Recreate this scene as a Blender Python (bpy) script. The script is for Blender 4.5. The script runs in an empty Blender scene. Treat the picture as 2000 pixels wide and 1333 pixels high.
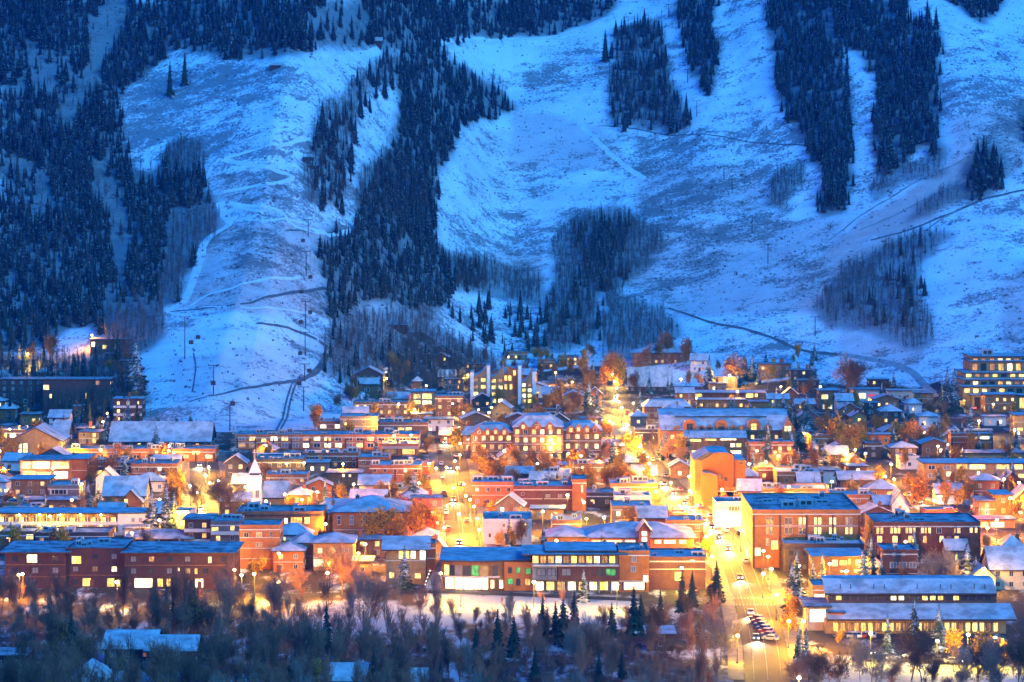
import bpy, math, random
import numpy as np
from mathutils import Vector, Matrix

# ---------------------------------------------------------------- camera, sky, sun, exposure
F, CH, YH = 5400.0, 130.0, 310.0          # focal length in photo pixels, camera height, horizon row
scene = bpy.context.scene
cam_data = bpy.data.cameras.new('camera')
cam = bpy.data.objects.new('camera', cam_data)
scene.collection.objects.link(cam)
cam.location = (0, 0, CH)
cam.rotation_euler = (math.radians(90), 0, 0)
cam_data.sensor_width = 36.0
cam_data.lens = 36.0 * F / 2000.0
cam_data.shift_y = -(666.5 - YH) / 2000.0
cam_data.clip_start = 5.0
cam_data.clip_end = 9000.0
scene.camera = cam
scene.render.resolution_x, scene.render.resolution_y = 1024, 682

world = bpy.data.worlds.new('World')
scene.world = world
world.use_nodes = True
wn = world.node_tree
wn.nodes.clear()
SUN_EL, SUN_AZ = math.radians(1.5), math.radians(200)
sky = wn.nodes.new('ShaderNodeTexSky')
sky.sky_type = 'NISHITA'
sky.sun_disc = False
sky.sun_elevation = SUN_EL
sky.sun_rotation = SUN_AZ
sky.altitude = 2400
sky.ozone_density = 6.0
tint = wn.nodes.new('ShaderNodeMix')
tint.data_type = 'RGBA'; tint.blend_type = 'MULTIPLY'
tint.inputs[0].default_value = 1.0
tint.inputs[7].default_value = (0.07, 0.93, 1.30, 1)      # tungsten white balance of the blue hour
bg = wn.nodes.new('ShaderNodeBackground')
bg.inputs[1].default_value = 0.15
wo = wn.nodes.new('ShaderNodeOutputWorld')
wn.links.new(sky.outputs[0], tint.inputs[6])
wn.links.new(tint.outputs[2], bg.inputs[0])
wn.links.new(bg.outputs[0], wo.inputs[0])

sun_data = bpy.data.lights.new('sun', 'SUN')
sun_data.energy = 0.36
sun_data.angle = math.radians(25)
sun_data.color = (0.12, 0.58, 1.0)
sun = bpy.data.objects.new('sun', sun_data)
scene.collection.objects.link(sun)
sun.rotation_euler = (math.radians(56), 0, math.radians(38))
scene.view_settings.view_transform = 'Standard'
scene.view_settings.look = 'None'
scene.view_settings.exposure = 3.1
scene.view_settings.gamma = 1.0
scene.cycles.volume_bounces = 0
scene.cycles.max_bounces = 5
scene.cycles.diffuse_bounces = 2
scene.cycles.glossy_bounces = 2
scene.cycles.sample_clamp_indirect = 4.0

rnd = random.Random(7)
nr = np.random.RandomState(7)
COL = scene.collection

# ---------------------------------------------------------------- helpers
def tag(o, label=None, cat=None, group=None, kind=None):
    if label: o['label'] = label
    if cat: o['category'] = cat
    if group: o['group'] = group
    if kind: o['kind'] = kind
    return o

def empty(name, loc, rz=0.0):
    o = bpy.data.objects.new(name, None)
    COL.objects.link(o)
    o.location = loc
    o.rotation_euler = (0, 0, rz)
    o.empty_display_size = 1
    return o

def link_mesh(name, me, parent=None, loc=None, scale=None, rz=0.0):
    o = bpy.data.objects.new(name, me)
    COL.objects.link(o)
    if parent is not None: o.parent = parent
    if loc is not None: o.location = loc
    if scale is not None: o.scale = scale
    if rz: o.rotation_euler = (0, 0, rz)
    return o

class MB:
    """collects faces, then links them as one mesh object"""
    def __init__(s): s.v = []; s.f = []; s.m = []
    def poly(s, pts, m=0):
        n = len(s.v); s.v += [tuple(p) for p in pts]; s.f.append(tuple(range(n, n + len(pts)))); s.m.append(m)
    def box(s, x0, x1, y0, y1, z0, z1, m=0, top=None, bottom=True):
        n = len(s.v)
        s.v += [(x0,y0,z0),(x1,y0,z0),(x1,y1,z0),(x0,y1,z0),(x0,y0,z1),(x1,y0,z1),(x1,y1,z1),(x0,y1,z1)]
        fs = [(0,1,5,4),(1,2,6,5),(2,3,7,6),(3,0,4,7)]
        for f in fs: s.f.append(tuple(n+i for i in f)); s.m.append(m)
        s.f.append((n+4,n+5,n+6,n+7)); s.m.append(m if top is None else top)
        if bottom: s.f.append((n+3,n+2,n+1,n)); s.m.append(m)
    def extr(s, prof, y0, y1, m=0, mtop=None, topn=None):
        """profile in x,z (counter-clockwise seen from -y) extruded along y"""
        k = len(prof); n = len(s.v)
        s.v += [(x, y0, z) for x, z in prof] + [(x, y1, z) for x, z in prof]
        s.f.append(tuple(n+i for i in range(k))); s.m.append(m)
        s.f.append(tuple(n+k+i for i in reversed(range(k)))); s.m.append(m)
        for i in range(k):
            j = (i+1) % k
            s.f.append((n+i, n+k+i, n+k+j, n+j))
            s.m.append(mtop if (topn and i in topn) else m)
    def tube(s, p0, p1, r0, r1, k=6, m=0):
        p0, p1 = Vector(p0), Vector(p1)
        d = (p1-p0).normalized()
        a = d.orthogonal().normalized(); b = d.cross(a)
        n = len(s.v)
        for p, r in ((p0, r0), (p1, r1)):
            for i in range(k):
                t = 2*math.pi*i/k
                s.v.append(tuple(p + (a*math.cos(t) + b*math.sin(t))*r))
        for i in range(k):
            j = (i+1) % k
            s.f.append((n+i, n+j, n+k+j, n+k+i)); s.m.append(m)
        s.f.append(tuple(n+k+i for i in range(k))); s.m.append(m)
    def mesh(s, name, mats):
        me = bpy.data.meshes.new(name)
        me.from_pydata(s.v, [], s.f)
        for m in mats: me.materials.append(m)
        if len(mats) > 1: me.polygons.foreach_set('material_index', s.m)
        me.update()
        return me
    def build(s, name, mats, parent=None, loc=None):
        if not isinstance(mats, (list, tuple)): mats = [mats]
        return link_mesh(name, s.mesh(name, mats), parent, loc)

def tri_mesh(name, V, T, mat):
    """numpy vertices and triangles to a mesh"""
    me = bpy.data.meshes.new(name)
    me.vertices.add(len(V)); me.vertices.foreach_set('co', np.asarray(V, np.float32).ravel())
    me.loops.add(len(T)*3); me.loops.foreach_set('vertex_index', np.asarray(T, np.int32).ravel())
    me.polygons.add(len(T)); me.polygons.foreach_set('loop_start', np.arange(0, len(T)*3, 3, dtype=np.int32))
    me.update(calc_edges=True)
    for m in (mat if isinstance(mat, (list, tuple)) else [mat]): me.materials.append(m)
    return me

# ---------------------------------------------------------------- materials
def new_mat(name):
    m = bpy.data.materials.new(name); m.use_nodes = True
    nt = m.node_tree
    return m, nt, nt.nodes['Principled BSDF']

def N(nt, t, **k):
    n = nt.nodes.new(t)
    for a, b in k.items(): setattr(n, a, b)
    return n

def mixc(nt, fac, a, b):
    m = N(nt, 'ShaderNodeMix', data_type='RGBA')
    for i, v in ((0, fac), (6, a), (7, b)):
        if hasattr(v, 'links') or isinstance(v, bpy.types.NodeSocket): nt.links.new(v, m.inputs[i])
        else: m.inputs[i].default_value = v if i == 0 else (*v, 1)
    return m.outputs[2]

def noise(nt, scale, detail=4, vec=None, rough=0.6, coord='Object', mapscale=None):
    t = N(nt, 'ShaderNodeTexCoord').outputs[coord] if vec is None else vec
    if mapscale:
        mp = N(nt, 'ShaderNodeMapping'); mp.inputs['Scale'].default_value = mapscale
        nt.links.new(t, mp.inputs[0]); t = mp.outputs[0]
    n = N(nt, 'ShaderNodeTexNoise')
    n.inputs['Scale'].default_value = scale; n.inputs['Detail'].default_value = detail
    n.inputs['Roughness'].default_value = rough
    nt.links.new(t, n.inputs['Vector'])
    return n.outputs[0]

def ramp(nt, val, a, b):
    r = N(nt, 'ShaderNodeMapRange'); r.interpolation_type = 'SMOOTHSTEP'
    r.inputs[1].default_value = a; r.inputs[2].default_value = b
    nt.links.new(val, r.inputs[0])
    return r.outputs[0]

def math_(nt, op, a, b=None):
    m = N(nt, 'ShaderNodeMath', operation=op)
    for i, v in ((0, a), (1, b)):
        if v is None: continue
        if isinstance(v, bpy.types.NodeSocket): nt.links.new(v, m.inputs[i])
        else: m.inputs[i].default_value = v
    return m.outputs[0]

def surf(name, c, c2=None, scale=0.6, rough=0.85, fine=4.0, amt=0.6, spec=0.2, metal=0.0, bump=0.0):
    m, nt, p = new_mat(name)
    c2 = c2 or tuple(x*0.7 for x in c)
    f = ramp(nt, noise(nt, scale, 6), 0.35, 0.68)
    col = mixc(nt, f, c, c2)
    f2 = ramp(nt, noise(nt, fine, 3), 0.3, 0.75)
    col2 = mixc(nt, math_(nt, 'MULTIPLY', f2, amt*0.5), col, tuple(x*0.45 for x in c))
    nt.links.new(col2, p.inputs['Base Color'])
    p.inputs['Roughness'].default_value = rough
    p.inputs['Specular IOR Level'].default_value = spec
    p.inputs['Metallic'].default_value = metal
    if bump:
        bp = N(nt, 'ShaderNodeBump'); bp.inputs['Strength'].default_value = bump
        nt.links.new(noise(nt, fine, 3), bp.inputs['Height']); nt.links.new(bp.outputs[0], p.inputs['Normal'])
    return m

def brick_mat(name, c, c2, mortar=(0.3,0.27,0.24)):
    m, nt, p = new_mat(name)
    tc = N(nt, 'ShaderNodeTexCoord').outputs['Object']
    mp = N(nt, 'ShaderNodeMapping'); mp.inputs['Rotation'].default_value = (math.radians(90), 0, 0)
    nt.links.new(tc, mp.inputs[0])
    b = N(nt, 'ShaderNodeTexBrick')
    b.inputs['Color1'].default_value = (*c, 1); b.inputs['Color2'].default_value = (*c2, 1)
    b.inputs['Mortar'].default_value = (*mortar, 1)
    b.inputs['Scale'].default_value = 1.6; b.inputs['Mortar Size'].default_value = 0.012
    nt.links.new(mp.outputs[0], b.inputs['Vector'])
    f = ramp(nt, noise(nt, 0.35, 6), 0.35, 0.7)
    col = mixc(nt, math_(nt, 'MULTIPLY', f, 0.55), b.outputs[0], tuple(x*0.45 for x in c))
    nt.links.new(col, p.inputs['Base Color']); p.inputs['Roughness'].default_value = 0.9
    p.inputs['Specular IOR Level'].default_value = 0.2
    return m

def emit(name, c, strength, var=0.6, scale=1.2):
    """lit pane: curtains, lamps and furniture behind it make it uneven; every window differs"""
    m, nt, p = new_mat(name)
    oi = N(nt, 'ShaderNodeObjectInfo')
    tc = N(nt, 'ShaderNodeTexCoord').outputs['Object']
    ad = N(nt, 'ShaderNodeVectorMath', operation='ADD'); nt.links.new(tc, ad.inputs[0]); nt.links.new(oi.outputs['Location'], ad.inputs[1])
    n1 = noise(nt, scale, 3, vec=ad.outputs[0], mapscale=(1.5, 1.5, 0.8))
    f = ramp(nt, n1, 0.34, 0.62)
    lo = 1.0 - var
    st = math_(nt, 'MULTIPLY', math_(nt, 'ADD', math_(nt, 'MULTIPLY', f, var), lo), strength)
    st = math_(nt, 'MULTIPLY', st, math_(nt, 'ADD', math_(nt, 'MULTIPLY', oi.outputs['Random'], 0.13), 0.05))
    col = mixc(nt, f, tuple(x*y for x, y in zip(c, (1, 0.72, 0.5))), c)
    p.inputs['Base Color'].default_value = (0.05, 0.04, 0.03, 1)
    nt.links.new(col, p.inputs['Emission Color']); nt.links.new(st, p.inputs['Emission Strength'])
    p.inputs['Roughness'].default_value = 0.3
    return m

def emit_plain(name, c, s):
    m, nt, p = new_mat(name)
    p.inputs['Base Color'].default_value = (0, 0, 0, 1)
    p.inputs['Emission Color'].default_value = (*c, 1); p.inputs['Emission Strength'].default_value = s*0.12
    return m

def foliage(name, c, c2, snow=0.0, rough=0.9, transl=0.0):
    m, nt, p = new_mat(name)
    oi = N(nt, 'ShaderNodeObjectInfo')
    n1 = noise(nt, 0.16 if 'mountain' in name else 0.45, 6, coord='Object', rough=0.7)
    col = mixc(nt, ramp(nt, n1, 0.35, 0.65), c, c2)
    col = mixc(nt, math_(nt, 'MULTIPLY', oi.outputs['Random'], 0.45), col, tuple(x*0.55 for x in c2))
    if snow > 0:
        g = N(nt, 'ShaderNodeNewGeometry')
        sx = N(nt, 'ShaderNodeSeparateXYZ'); nt.links.new(g.outputs['Normal'], sx.inputs[0])
        az = math_(nt, 'ABSOLUTE', sx.outputs[2])
        n2 = noise(nt, 1.3, 4, coord='Object')
        fs = math_(nt, 'MULTIPLY', ramp(nt, az, 0.35, 0.8), ramp(nt, n2, 0.62-0.3*snow, 0.7-0.25*snow))
        col = mixc(nt, math_(nt, 'MULTIPLY', fs, 0.9), col, (0.62, 0.64, 0.68))
    nt.links.new(col, p.inputs['Base Color'])
    p.inputs['Roughness'].default_value = rough
    p.inputs['Specular IOR Level'].default_value = 0.1
    return m

M = {}
M['snow'] = surf('snow', (0.60, 0.59, 0.59), (0.30, 0.28, 0.27), 0.24, 0.75, 1.1, 0.7)
M['snow_dirty'] = surf('patchy_roof_snow', (0.50, 0.49, 0.49), (0.085, 0.075, 0.07), 0.30, 0.8, 1.3, 0.8)
M['brick'] = brick_mat('red_brick', (0.31, 0.09, 0.025), (0.22, 0.06, 0.018), (0.3,0.2,0.12))
M['brick_o'] = brick_mat('orange_brick', (0.43, 0.135, 0.025), (0.33, 0.10, 0.02), (0.42,0.24,0.12))
M['brick_d'] = brick_mat('dark_brick', (0.15, 0.055, 0.035), (0.10, 0.035, 0.025), (0.14,0.09,0.07))
M['stucco'] = surf('cream_stucco', (0.55, 0.42, 0.27), (0.42, 0.32, 0.2))
M['pink'] = surf('pale_painted_wall', (0.70, 0.58, 0.52), (0.62, 0.50, 0.45))
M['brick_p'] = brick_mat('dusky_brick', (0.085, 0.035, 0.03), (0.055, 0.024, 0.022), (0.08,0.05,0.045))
M['sandstone'] = surf('orange_sandstone', (0.30, 0.088, 0.012), (0.22, 0.062, 0.01), 0.15)
M['wood'] = surf('brown_wood_siding', (0.22, 0.11, 0.05), (0.13, 0.065, 0.03))
M['wood_d'] = surf('dark_wood_siding', (0.09, 0.055, 0.045), (0.06, 0.04, 0.035))
M['grey'] = surf('grey_cladding', (0.17, 0.14, 0.12), (0.11, 0.09, 0.085))
M['stone'] = surf('tan_sandstone', (0.36, 0.21, 0.08), (0.26, 0.14, 0.055))
M['concrete'] = surf('concrete', (0.40, 0.38, 0.36), (0.30, 0.29, 0.28))
M['dark'] = surf('dark_roof_edge', (0.06, 0.05, 0.05), (0.04, 0.035, 0.035))
M['trim'] = surf('pale_trim', (0.58, 0.52, 0.46), (0.48, 0.43, 0.38))
M['metal'] = surf('galvanised_metal', (0.35, 0.36, 0.37), (0.25, 0.26, 0.27), rough=0.5, spec=0.5)
M['steel_dark'] = surf('dark_steel', (0.07, 0.07, 0.075), (0.05, 0.05, 0.05), rough=0.6)
M['asphalt'] = surf('street_asphalt', (0.065, 0.052, 0.042), (0.045, 0.036, 0.03), 0.1, 0.8, 0.9, 0.5)
M['pavement'] = surf('pavement', (0.24, 0.19, 0.14), (0.15, 0.12, 0.09), 0.3, 0.85, 1.5, 0.5)
M['paint'] = surf('road_paint', (0.34, 0.32, 0.29), (0.12, 0.11, 0.10), 0.5)
M['glass'] = surf('dark_window_glass', (0.030, 0.034, 0.045), (0.02, 0.022, 0.03), 0.5, 0.15, spec=0.6)
M['lit'] = emit('lit_window_amber', (1.0, 0.56, 0.13), 3.4)
M['lit_w'] = emit('lit_window_warm_white', (1.0, 0.80, 0.42), 5.5, 0.5)
M['lit_y'] = emit('lit_window_yellow', (1.0, 0.72, 0.14), 4.5)
M['lit_g'] = emit('lit_window_green', (0.02, 0.75, 0.16), 1.5, 0.7)
M['lit_dim'] = emit('dim_window', (0.9, 0.42, 0.12), 0.9)
M['blind'] = surf('drawn_blind_pane', (0.20, 0.19, 0.2), (0.12, 0.11, 0.12), 0.8, 0.5)
M['conifer'] = foliage('spruce_needles', (0.022, 0.040, 0.030), (0.045, 0.065, 0.045), 0.25)
M['conifer_t'] = foliage('snow_dusted_spruce_needles', (0.030, 0.045, 0.032), (0.055, 0.070, 0.050), 0.62)
M['cable_grey'] = surf('cable_grey', (0.12,0.12,0.12))
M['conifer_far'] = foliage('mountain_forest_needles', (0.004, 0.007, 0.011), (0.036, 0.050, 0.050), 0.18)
M['bark'] = surf('bark', (0.20, 0.115, 0.07), (0.09, 0.05, 0.035), 1.0)
M['bark_pale'] = surf('aspen_bark', (0.36, 0.27, 0.20), (0.20, 0.15, 0.12), 1.0)
M['aspen_far'] = surf('mountain_aspen_bark', (0.13, 0.115, 0.11), (0.08, 0.07, 0.07), 1.0)
M['bark_red'] = surf('willow_bark', (0.44, 0.20, 0.11), (0.26, 0.11, 0.07), 1.0)
M['leaf_o'] = foliage('orange_autumn_leaves', (0.60, 0.27, 0.025), (0.42, 0.16, 0.02))
M['leaf_y'] = foliage('golden_autumn_leaves', (0.72, 0.38, 0.025), (0.55, 0.27, 0.02))
M['leaf_r'] = foliage('rust_brown_leaves', (0.30, 0.13, 0.045), (0.20, 0.09, 0.03))
M['lamp_o'] = emit_plain('sodium_lamp_glass', (1.0, 0.62, 0.22), 60)
M['lamp_w'] = emit_plain('white_lamp_glass', (1.0, 0.90, 0.70), 80)
M['lamp_r'] = emit_plain('red_lamp_glass', (1.0, 0.06, 0.04), 30)
M['lamp_g'] = emit_plain('green_lamp_glass', (0.05, 1.0, 0.35), 12)

# ---------------------------------------------------------------- the shape of the land
_rs = np.random.RandomState(11)
_tab = _rs.rand(256, 256)
def vnoise(x, y):
    x = np.asarray(x, float); y = np.asarray(y, float)
    xi = np.floor(x).astype(int); yi = np.floor(y).astype(int)
    fx = x - xi; fy = y - yi
    fx = fx*fx*(3-2*fx); fy = fy*fy*(3-2*fy)
    g = lambda a, b: _tab[a % 256, b % 256]
    return (g(xi, yi)*(1-fx)+g(xi+1, yi)*fx)*(1-fy)+(g(xi, yi+1)*(1-fx)+g(xi+1, yi+1)*fx)*fy
def fbm(x, y, o=4):
    s = 0; a = 0.5
    for i in range(o): s = s + a*vnoise(x*2**i+i*17, y*2**i+i*31); a *= 0.5
    return s

FX = np.array([-900,-260,-195,-168,-92,-80,-60,60,93,160,231,245,300,900.])
FY = np.array([1420,1400,1370,1305,1305,1450,1640,1640,1570,1560,1500,1440,1420,1420.])
def sst(a, b, t):
    t = np.clip((t-a)/(b-a), 0, 1); return t*t*(3-2*t)
def G(X, Y):
    X = np.asarray(X, float); Y = np.asarray(Y, float)
    foot = sum(np.interp(X+d, FX, FY) for d in (-60,-45,-30,-15,0,15,30,45,60))/9
    t = np.maximum(Y-foot, 0)
    # slope rises from 0.2 at the foot to about 0.47 higher up
    z = 0.18*t + 0.30*np.where(t < 420, t*t/840.0, t-210.0)
    r = sst(40, 400, t)
    z = z + r*(24*(fbm(X/110+3, Y/420+5, 3)-0.45) + 9*(fbm(X/45+9, Y/90, 3)-0.45))
    z = z + sst(0, 60, t)*1.2*(fbm(X/14, Y/14, 2)-0.4)
    return z

def proj(X, Y, Z):
    return 1000 + F*X/Y, YH + F*(CH-Z)/Y

_ys = np.arange(560, 3200, 1.5)
def hit(px, py):
    """the point of the land that the photograph shows at a pixel"""
    X = (px-1000)/F*_ys
    z = CH-(py-YH)/F*_ys
    g = G(X, _ys)
    k = np.argmax(g >= z)
    if g[k] < z[k]: k = len(_ys)-1
    if k == 0: Yv = _ys[0]
    else:
        a = z[k-1]-g[k-1]; b = g[k]-z[k]
        Yv = _ys[k-1] + 1.5*a/max(a+b, 1e-6)
    Xv = (px-1000)/F*Yv
    return float(Xv), float(Yv), float(G(Xv, Yv))

def inpoly(px, py, poly):
    px = np.asarray(px); py = np.asarray(py)
    r = np.zeros(px.shape, bool)
    n = len(poly)
    for i in range(n):
        x1, y1 = poly[i]; x2, y2 = poly[(i+1) % n]
        if y1 == y2: continue
        c = ((y1 > py) != (y2 > py)) & (px < (x2-x1)*(py-y1)/(y2-y1)+x1)
        r ^= c
    return r
# ---------------------------------------------------------------- where the photograph shows woods, brush and grass on the mountain
CON = [  # dense conifer woods
 [(0,0),(1210,0),(1190,30),(1080,70),(960,75),(870,85),(850,105),(800,110),(740,90),(690,95),(620,100),(560,110),(500,115),(450,118),(390,105),(340,95),(310,125),(285,145),(255,170),(240,200),(245,260),(262,330),(300,335),(330,275),(350,265),(385,275),(395,340),(425,390),(430,420),(425,470),(380,500),(350,590),(320,600),(325,650),(290,680),(230,690),(180,640),(120,650),(90,680),(0,690)],
 [(790,75),(850,105),(900,120),(930,145),(1000,190),(1005,215),(960,235),(895,250),(885,300),(855,350),(850,470),(800,480),(735,490),(700,440),(693,380),(725,330),(765,270),(780,190),(770,130)],
 [(625,470),(650,430),(700,445),(735,480),(850,470),(880,490),(940,500),(960,550),(880,575),(860,610),(800,600),(740,590),(690,610),(660,640),(635,600),(640,560),(620,520)],
 [(1305,0),(1410,0),(1380,50),(1410,80),(1408,130),(1385,192),(1350,150),(1330,60)],
 [(1487,0),(1765,0),(1770,40),(1820,35),(1850,85),(1835,100),(1838,180),(1835,280),(1850,300),(1835,320),(1800,290),(1760,330),(1705,345),(1700,280),(1710,240),(1712,150),(1690,145),(1680,110),(1645,82),(1665,190),(1667,340),(1655,415),(1600,425),(1590,395),(1612,330),(1578,325),(1570,260),(1540,240),(1515,180),(1505,80)],
 [(1870,392),(1880,310),(1930,262),(1965,320),(1955,370),(1920,390)],
 [(1840,0),(1965,0),(1940,35),(1915,50),(1880,20)],
 [(1985,200),(2060,180),(2060,290),(1990,280)],
]
ASP = [  # bare aspen stands
 [(690,165),(750,100),(780,110),(775,160),(720,185),(690,250),(680,340),(668,410),(640,410),(615,390),(608,250),(630,200)],
 [(700,330),(760,290),(800,300),(850,350),(850,440),(700,440)],
 [(1195,60),(1290,30),(1310,150),(1320,180),(1350,230),(1350,262),(1270,255),(1190,240),(1180,170),(1200,120)],
 [(1497,370),(1520,322),(1565,322),(1572,360),(1545,385),(1537,420),(1500,405)],
 [(1590,600),(1640,530),(1700,490),(1790,450),(1865,455),(1800,520),(1795,570),(1820,610),(1822,680),(1790,692),(1690,650),(1620,640)],
 [(1755,440),(1800,395),(1870,350),(1885,385),(1800,430)],
 [(1075,480),(1110,430),(1160,405),(1215,400),(1255,430),(1297,450),(1300,480),(1260,530),(1220,560),(1180,570),(1165,600),(1175,660),(1110,690),(1060,690),(1060,600),(1085,540),(1075,500)],
 [(1190,560),(1290,600),(1328,640),(1310,700),(1180,710),(1175,620)],
 [(640,640),(700,610),(830,590),(860,640),(960,690),(985,720),(950,770),(700,760),(625,730),(635,690)],
 [(880,490),(960,500),(1060,540),(1060,600),(960,580),(890,570)],
 [(325,270),(395,270),(395,345),(325,345)],[(330,420),(430,395),(425,470),(380,500),(350,590),(310,600)],
 [(200,590),(320,600),(325,650),(290,690),(200,690)],
 [(0,690),(250,690),(290,780),(270,820),(0,810)],
 [(590,310),(618,300),(618,400),(600,400)],
 [(1700,330),(1850,300),(1850,345),(1760,360),(1700,400)],
]
MIX = [  # a few conifers standing in the aspens
 ([(690,150),(760,100),(775,160),(700,240),(680,410),(615,400),(608,250)], 0.5),
 ([(325,270),(395,270),(395,345),(325,345)], 0.5),
 ([(1195,60),(1290,30),(1310,150),(1350,230),(1350,262),(1190,240)], 0.45),
 ([(1120,430),(1230,420),(1230,560),(1120,570)], 0.45),
 ([(1640,560),(1800,460),(1815,640),(1700,640)], 0.16),
 ([(640,640),(960,690),(700,760),(625,720)], 0.22),
 ([(880,580),(1060,600),(1060,690),(960,690),(850,610)], 0.16),
 ([(1060,580),(1180,560),(1175,680),(1060,680)], 0.16),
 ([(0,690),(250,690),(270,820),(0,810)], 0.2),
]
THIN = [  # snowy gullies in the upper left woods
 ([(205,-5),(250,-5),(240,60),(222,90),(180,170),(162,190),(142,255),(120,240),(115,205),(150,175),(170,110),(190,40)], 0.0),
 ([(42,55),(112,100),(112,175),(70,185),(55,120)], 0.12),
 ([(112,85),(160,150),(150,170),(118,115)], 0.0),
 ([(0,300),(45,300),(95,330),(110,400),(70,420),(30,400),(0,380)], 0.25),
 ([(185,300),(235,340),(255,430),(240,570),(210,440),(178,360)], 0.12),
 ([(600,5),(700,-5),(730,40),(690,90),(620,95),(605,60)], 0.2),
 ([(470,85),(560,92),(700,85),(700,100),(560,125),(470,115)], 0.35),
 ([(1200,35),(1280,-5),(1215,-5),(1190,20)], 0.3),
 ([(250,0),(300,0),(430,120),(350,110)], 0.75),
 ([(1600,10),(1625,15),(1632,80),(1612,60)], 0.05),
 ([(0,30),(40,60),(60,200),(0,260)], 0.6),
 ([(195,240),(240,200),(250,330),(200,320)], 0.6),
]
GRASS = [
 ([(430,430),(640,440),(640,620),(350,600),(390,500)], 0.62),
 ([(420,335),(560,345),(560,420),(430,410)], 0.45),
 ([(330,700),(640,660),(620,850),(340,850)], 0.30),
 ([(1190,430),(1650,430),(1620,610),(1330,620),(1230,560)], 0.50),
 ([(1240,320),(1480,330),(1500,420),(1240,420)], 0.45),
 ([(1540,560),(1680,430),(2010,230),(2010,320),(1760,460),(1620,640)], 0.72),
 ([(1860,230),(2000,180),(2000,330),(1850,330)], 0.55),
 ([(1000,210),(1180,250),(1240,330),(1000,330)], 0.40),
 ([(900,260),(1000,250),(1000,400),(900,400)], 0.25),
 ([(1640,640),(1800,690),(1800,720),(1640,700)], 0.5),
 ([(960,490),(1060,500),(1060,560),(960,540)], 0.5),
 ([(1950,560),(2010,500),(2010,700),(1960,680)], 0.6),
]
BRUSH = [
 ([(240,120),(600,130),(620,300),(450,320),(330,270),(250,330)], 0.50),
 ([(600,60),(740,80),(740,100),(600,100)], 0.3),
 ([(1240,260),(1570,260),(1580,330),(1520,440),(1250,430)], 0.45),
 ([(1010,120),(1100,130),(1110,170),(1020,170)], 0.6),
 ([(900,400),(1060,430),(1060,480),(860,480)], 0.35),
 ([(1840,100),(2000,60),(2000,330),(1850,320)], 0.50),
 ([(1150,440),(1640,430),(1600,560),(1300,560)], 0.35),
 ([(870,580),(1060,600),(1060,690),(960,690)], 0.5),
 ([(430,330),(620,330),(620,440),(430,430)], 0.35),
]
def poly_field(px, py, lst, soft=10):
    """strength of overlapping regions, with an uneven edge"""
    jx = px + 26*(fbm(px/23, py/16, 3)-0.45); jy = py + 20*(fbm(px/23+40, py/16+7, 3)-0.45)
    o = np.zeros(np.shape(px))
    for p, v in lst:
        o = np.maximum(o, np.where(inpoly(jx, jy, p), v, 0))
    return o

# terrain sheet: fine where the photograph looks, coarse beyond
xs = np.concatenate([np.arange(-2400,-500,60), np.arange(-500,500.1,2.6), np.arange(540,2450,60)])
ys = np.concatenate([np.arange(-200,600,60), np.arange(600,1240,5), np.arange(1240,2560,2.8), np.arange(2580,3700,60)])
XX, YY = np.meshgrid(xs, ys)
ZZ = G(XX, YY)
PX, PY = proj(XX, np.maximum(YY, 50), ZZ)
grass = poly_field(PX, PY, GRASS); brush = poly_field(PX, PY, BRUSH)
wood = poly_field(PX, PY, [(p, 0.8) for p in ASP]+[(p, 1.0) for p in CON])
town = np.where(YY < np.interp(XX, FX, FY)+10, 1.0, 0.0)
meadow = poly_field(PX, PY, [([(815,1152),(1245,1166),(1245,1222),(830,1212)],1.0),([(560,1178),(760,1170),(900,1215),(900,1235),(560,1245)],0.9),([(190,1235),(395,1245),(395,1330),(190,1330)],0.9),([(1600,1285),(2000,1300),(2000,1345),(1600,1345)],0.9)])
far = YY > 2560
grass[far] = 0; brush[far] = 0.3
brush = np.clip(np.maximum(brush*0.45, 0.0)+0.36+0.9*(fbm(XX/50, YY/40, 4)-0.47), 0.10, 0.72)
def blur(a):
    b = a.copy(); b[1:-1,1:-1] = (a[1:-1,1:-1]*2+a[:-2,1:-1]+a[2:,1:-1]+a[1:-1,:-2]+a[1:-1,2:])/6; return b
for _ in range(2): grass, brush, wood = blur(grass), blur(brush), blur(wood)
ny, nx = XX.shape
V = np.stack([XX, YY, ZZ], -1).reshape(-1, 3)
idx = np.arange(ny*nx).reshape(ny, nx)
Q = np.stack([idx[:-1,:-1], idx[:-1,1:], idx[1:,1:], idx[1:,:-1]], -1).reshape(-1, 4)
me = bpy.data.meshes.new('ground')
me.vertices.add(len(V)); me.vertices.foreach_set('co', V.astype(np.float32).ravel())
me.loops.add(len(Q)*4); me.loops.foreach_set('vertex_index', Q.astype(np.int32).ravel())
me.polygons.add(len(Q)); me.polygons.foreach_set('loop_start', np.arange(0, len(Q)*4, 4, dtype=np.int32))
me.update(calc_edges=True)
me.polygons.foreach_set('use_smooth', np.ones(len(Q), bool))
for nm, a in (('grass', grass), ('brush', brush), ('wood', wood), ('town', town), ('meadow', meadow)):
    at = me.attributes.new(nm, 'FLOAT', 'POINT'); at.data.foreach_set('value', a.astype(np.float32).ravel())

m, nt, p = new_mat('snowy_ground')
def attr(nm):
    a = N(nt, 'ShaderNodeAttribute'); a.attribute_name = nm; return a.outputs['Fac']
n_fine = noise(nt, 0.5, 8, rough=0.8, mapscale=(1, 0.75, 1))
n_mid = noise(nt, 0.07, 6, rough=0.7, mapscale=(0.7, 1.0, 1))
n_big = noise(nt, 0.02, 5, mapscale=(0.6, 1.4, 1))
snowc = mixc(nt, ramp(nt, n_big, 0.35, 0.7), (0.92, 0.93, 0.95), (0.74, 0.77, 0.82))
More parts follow.
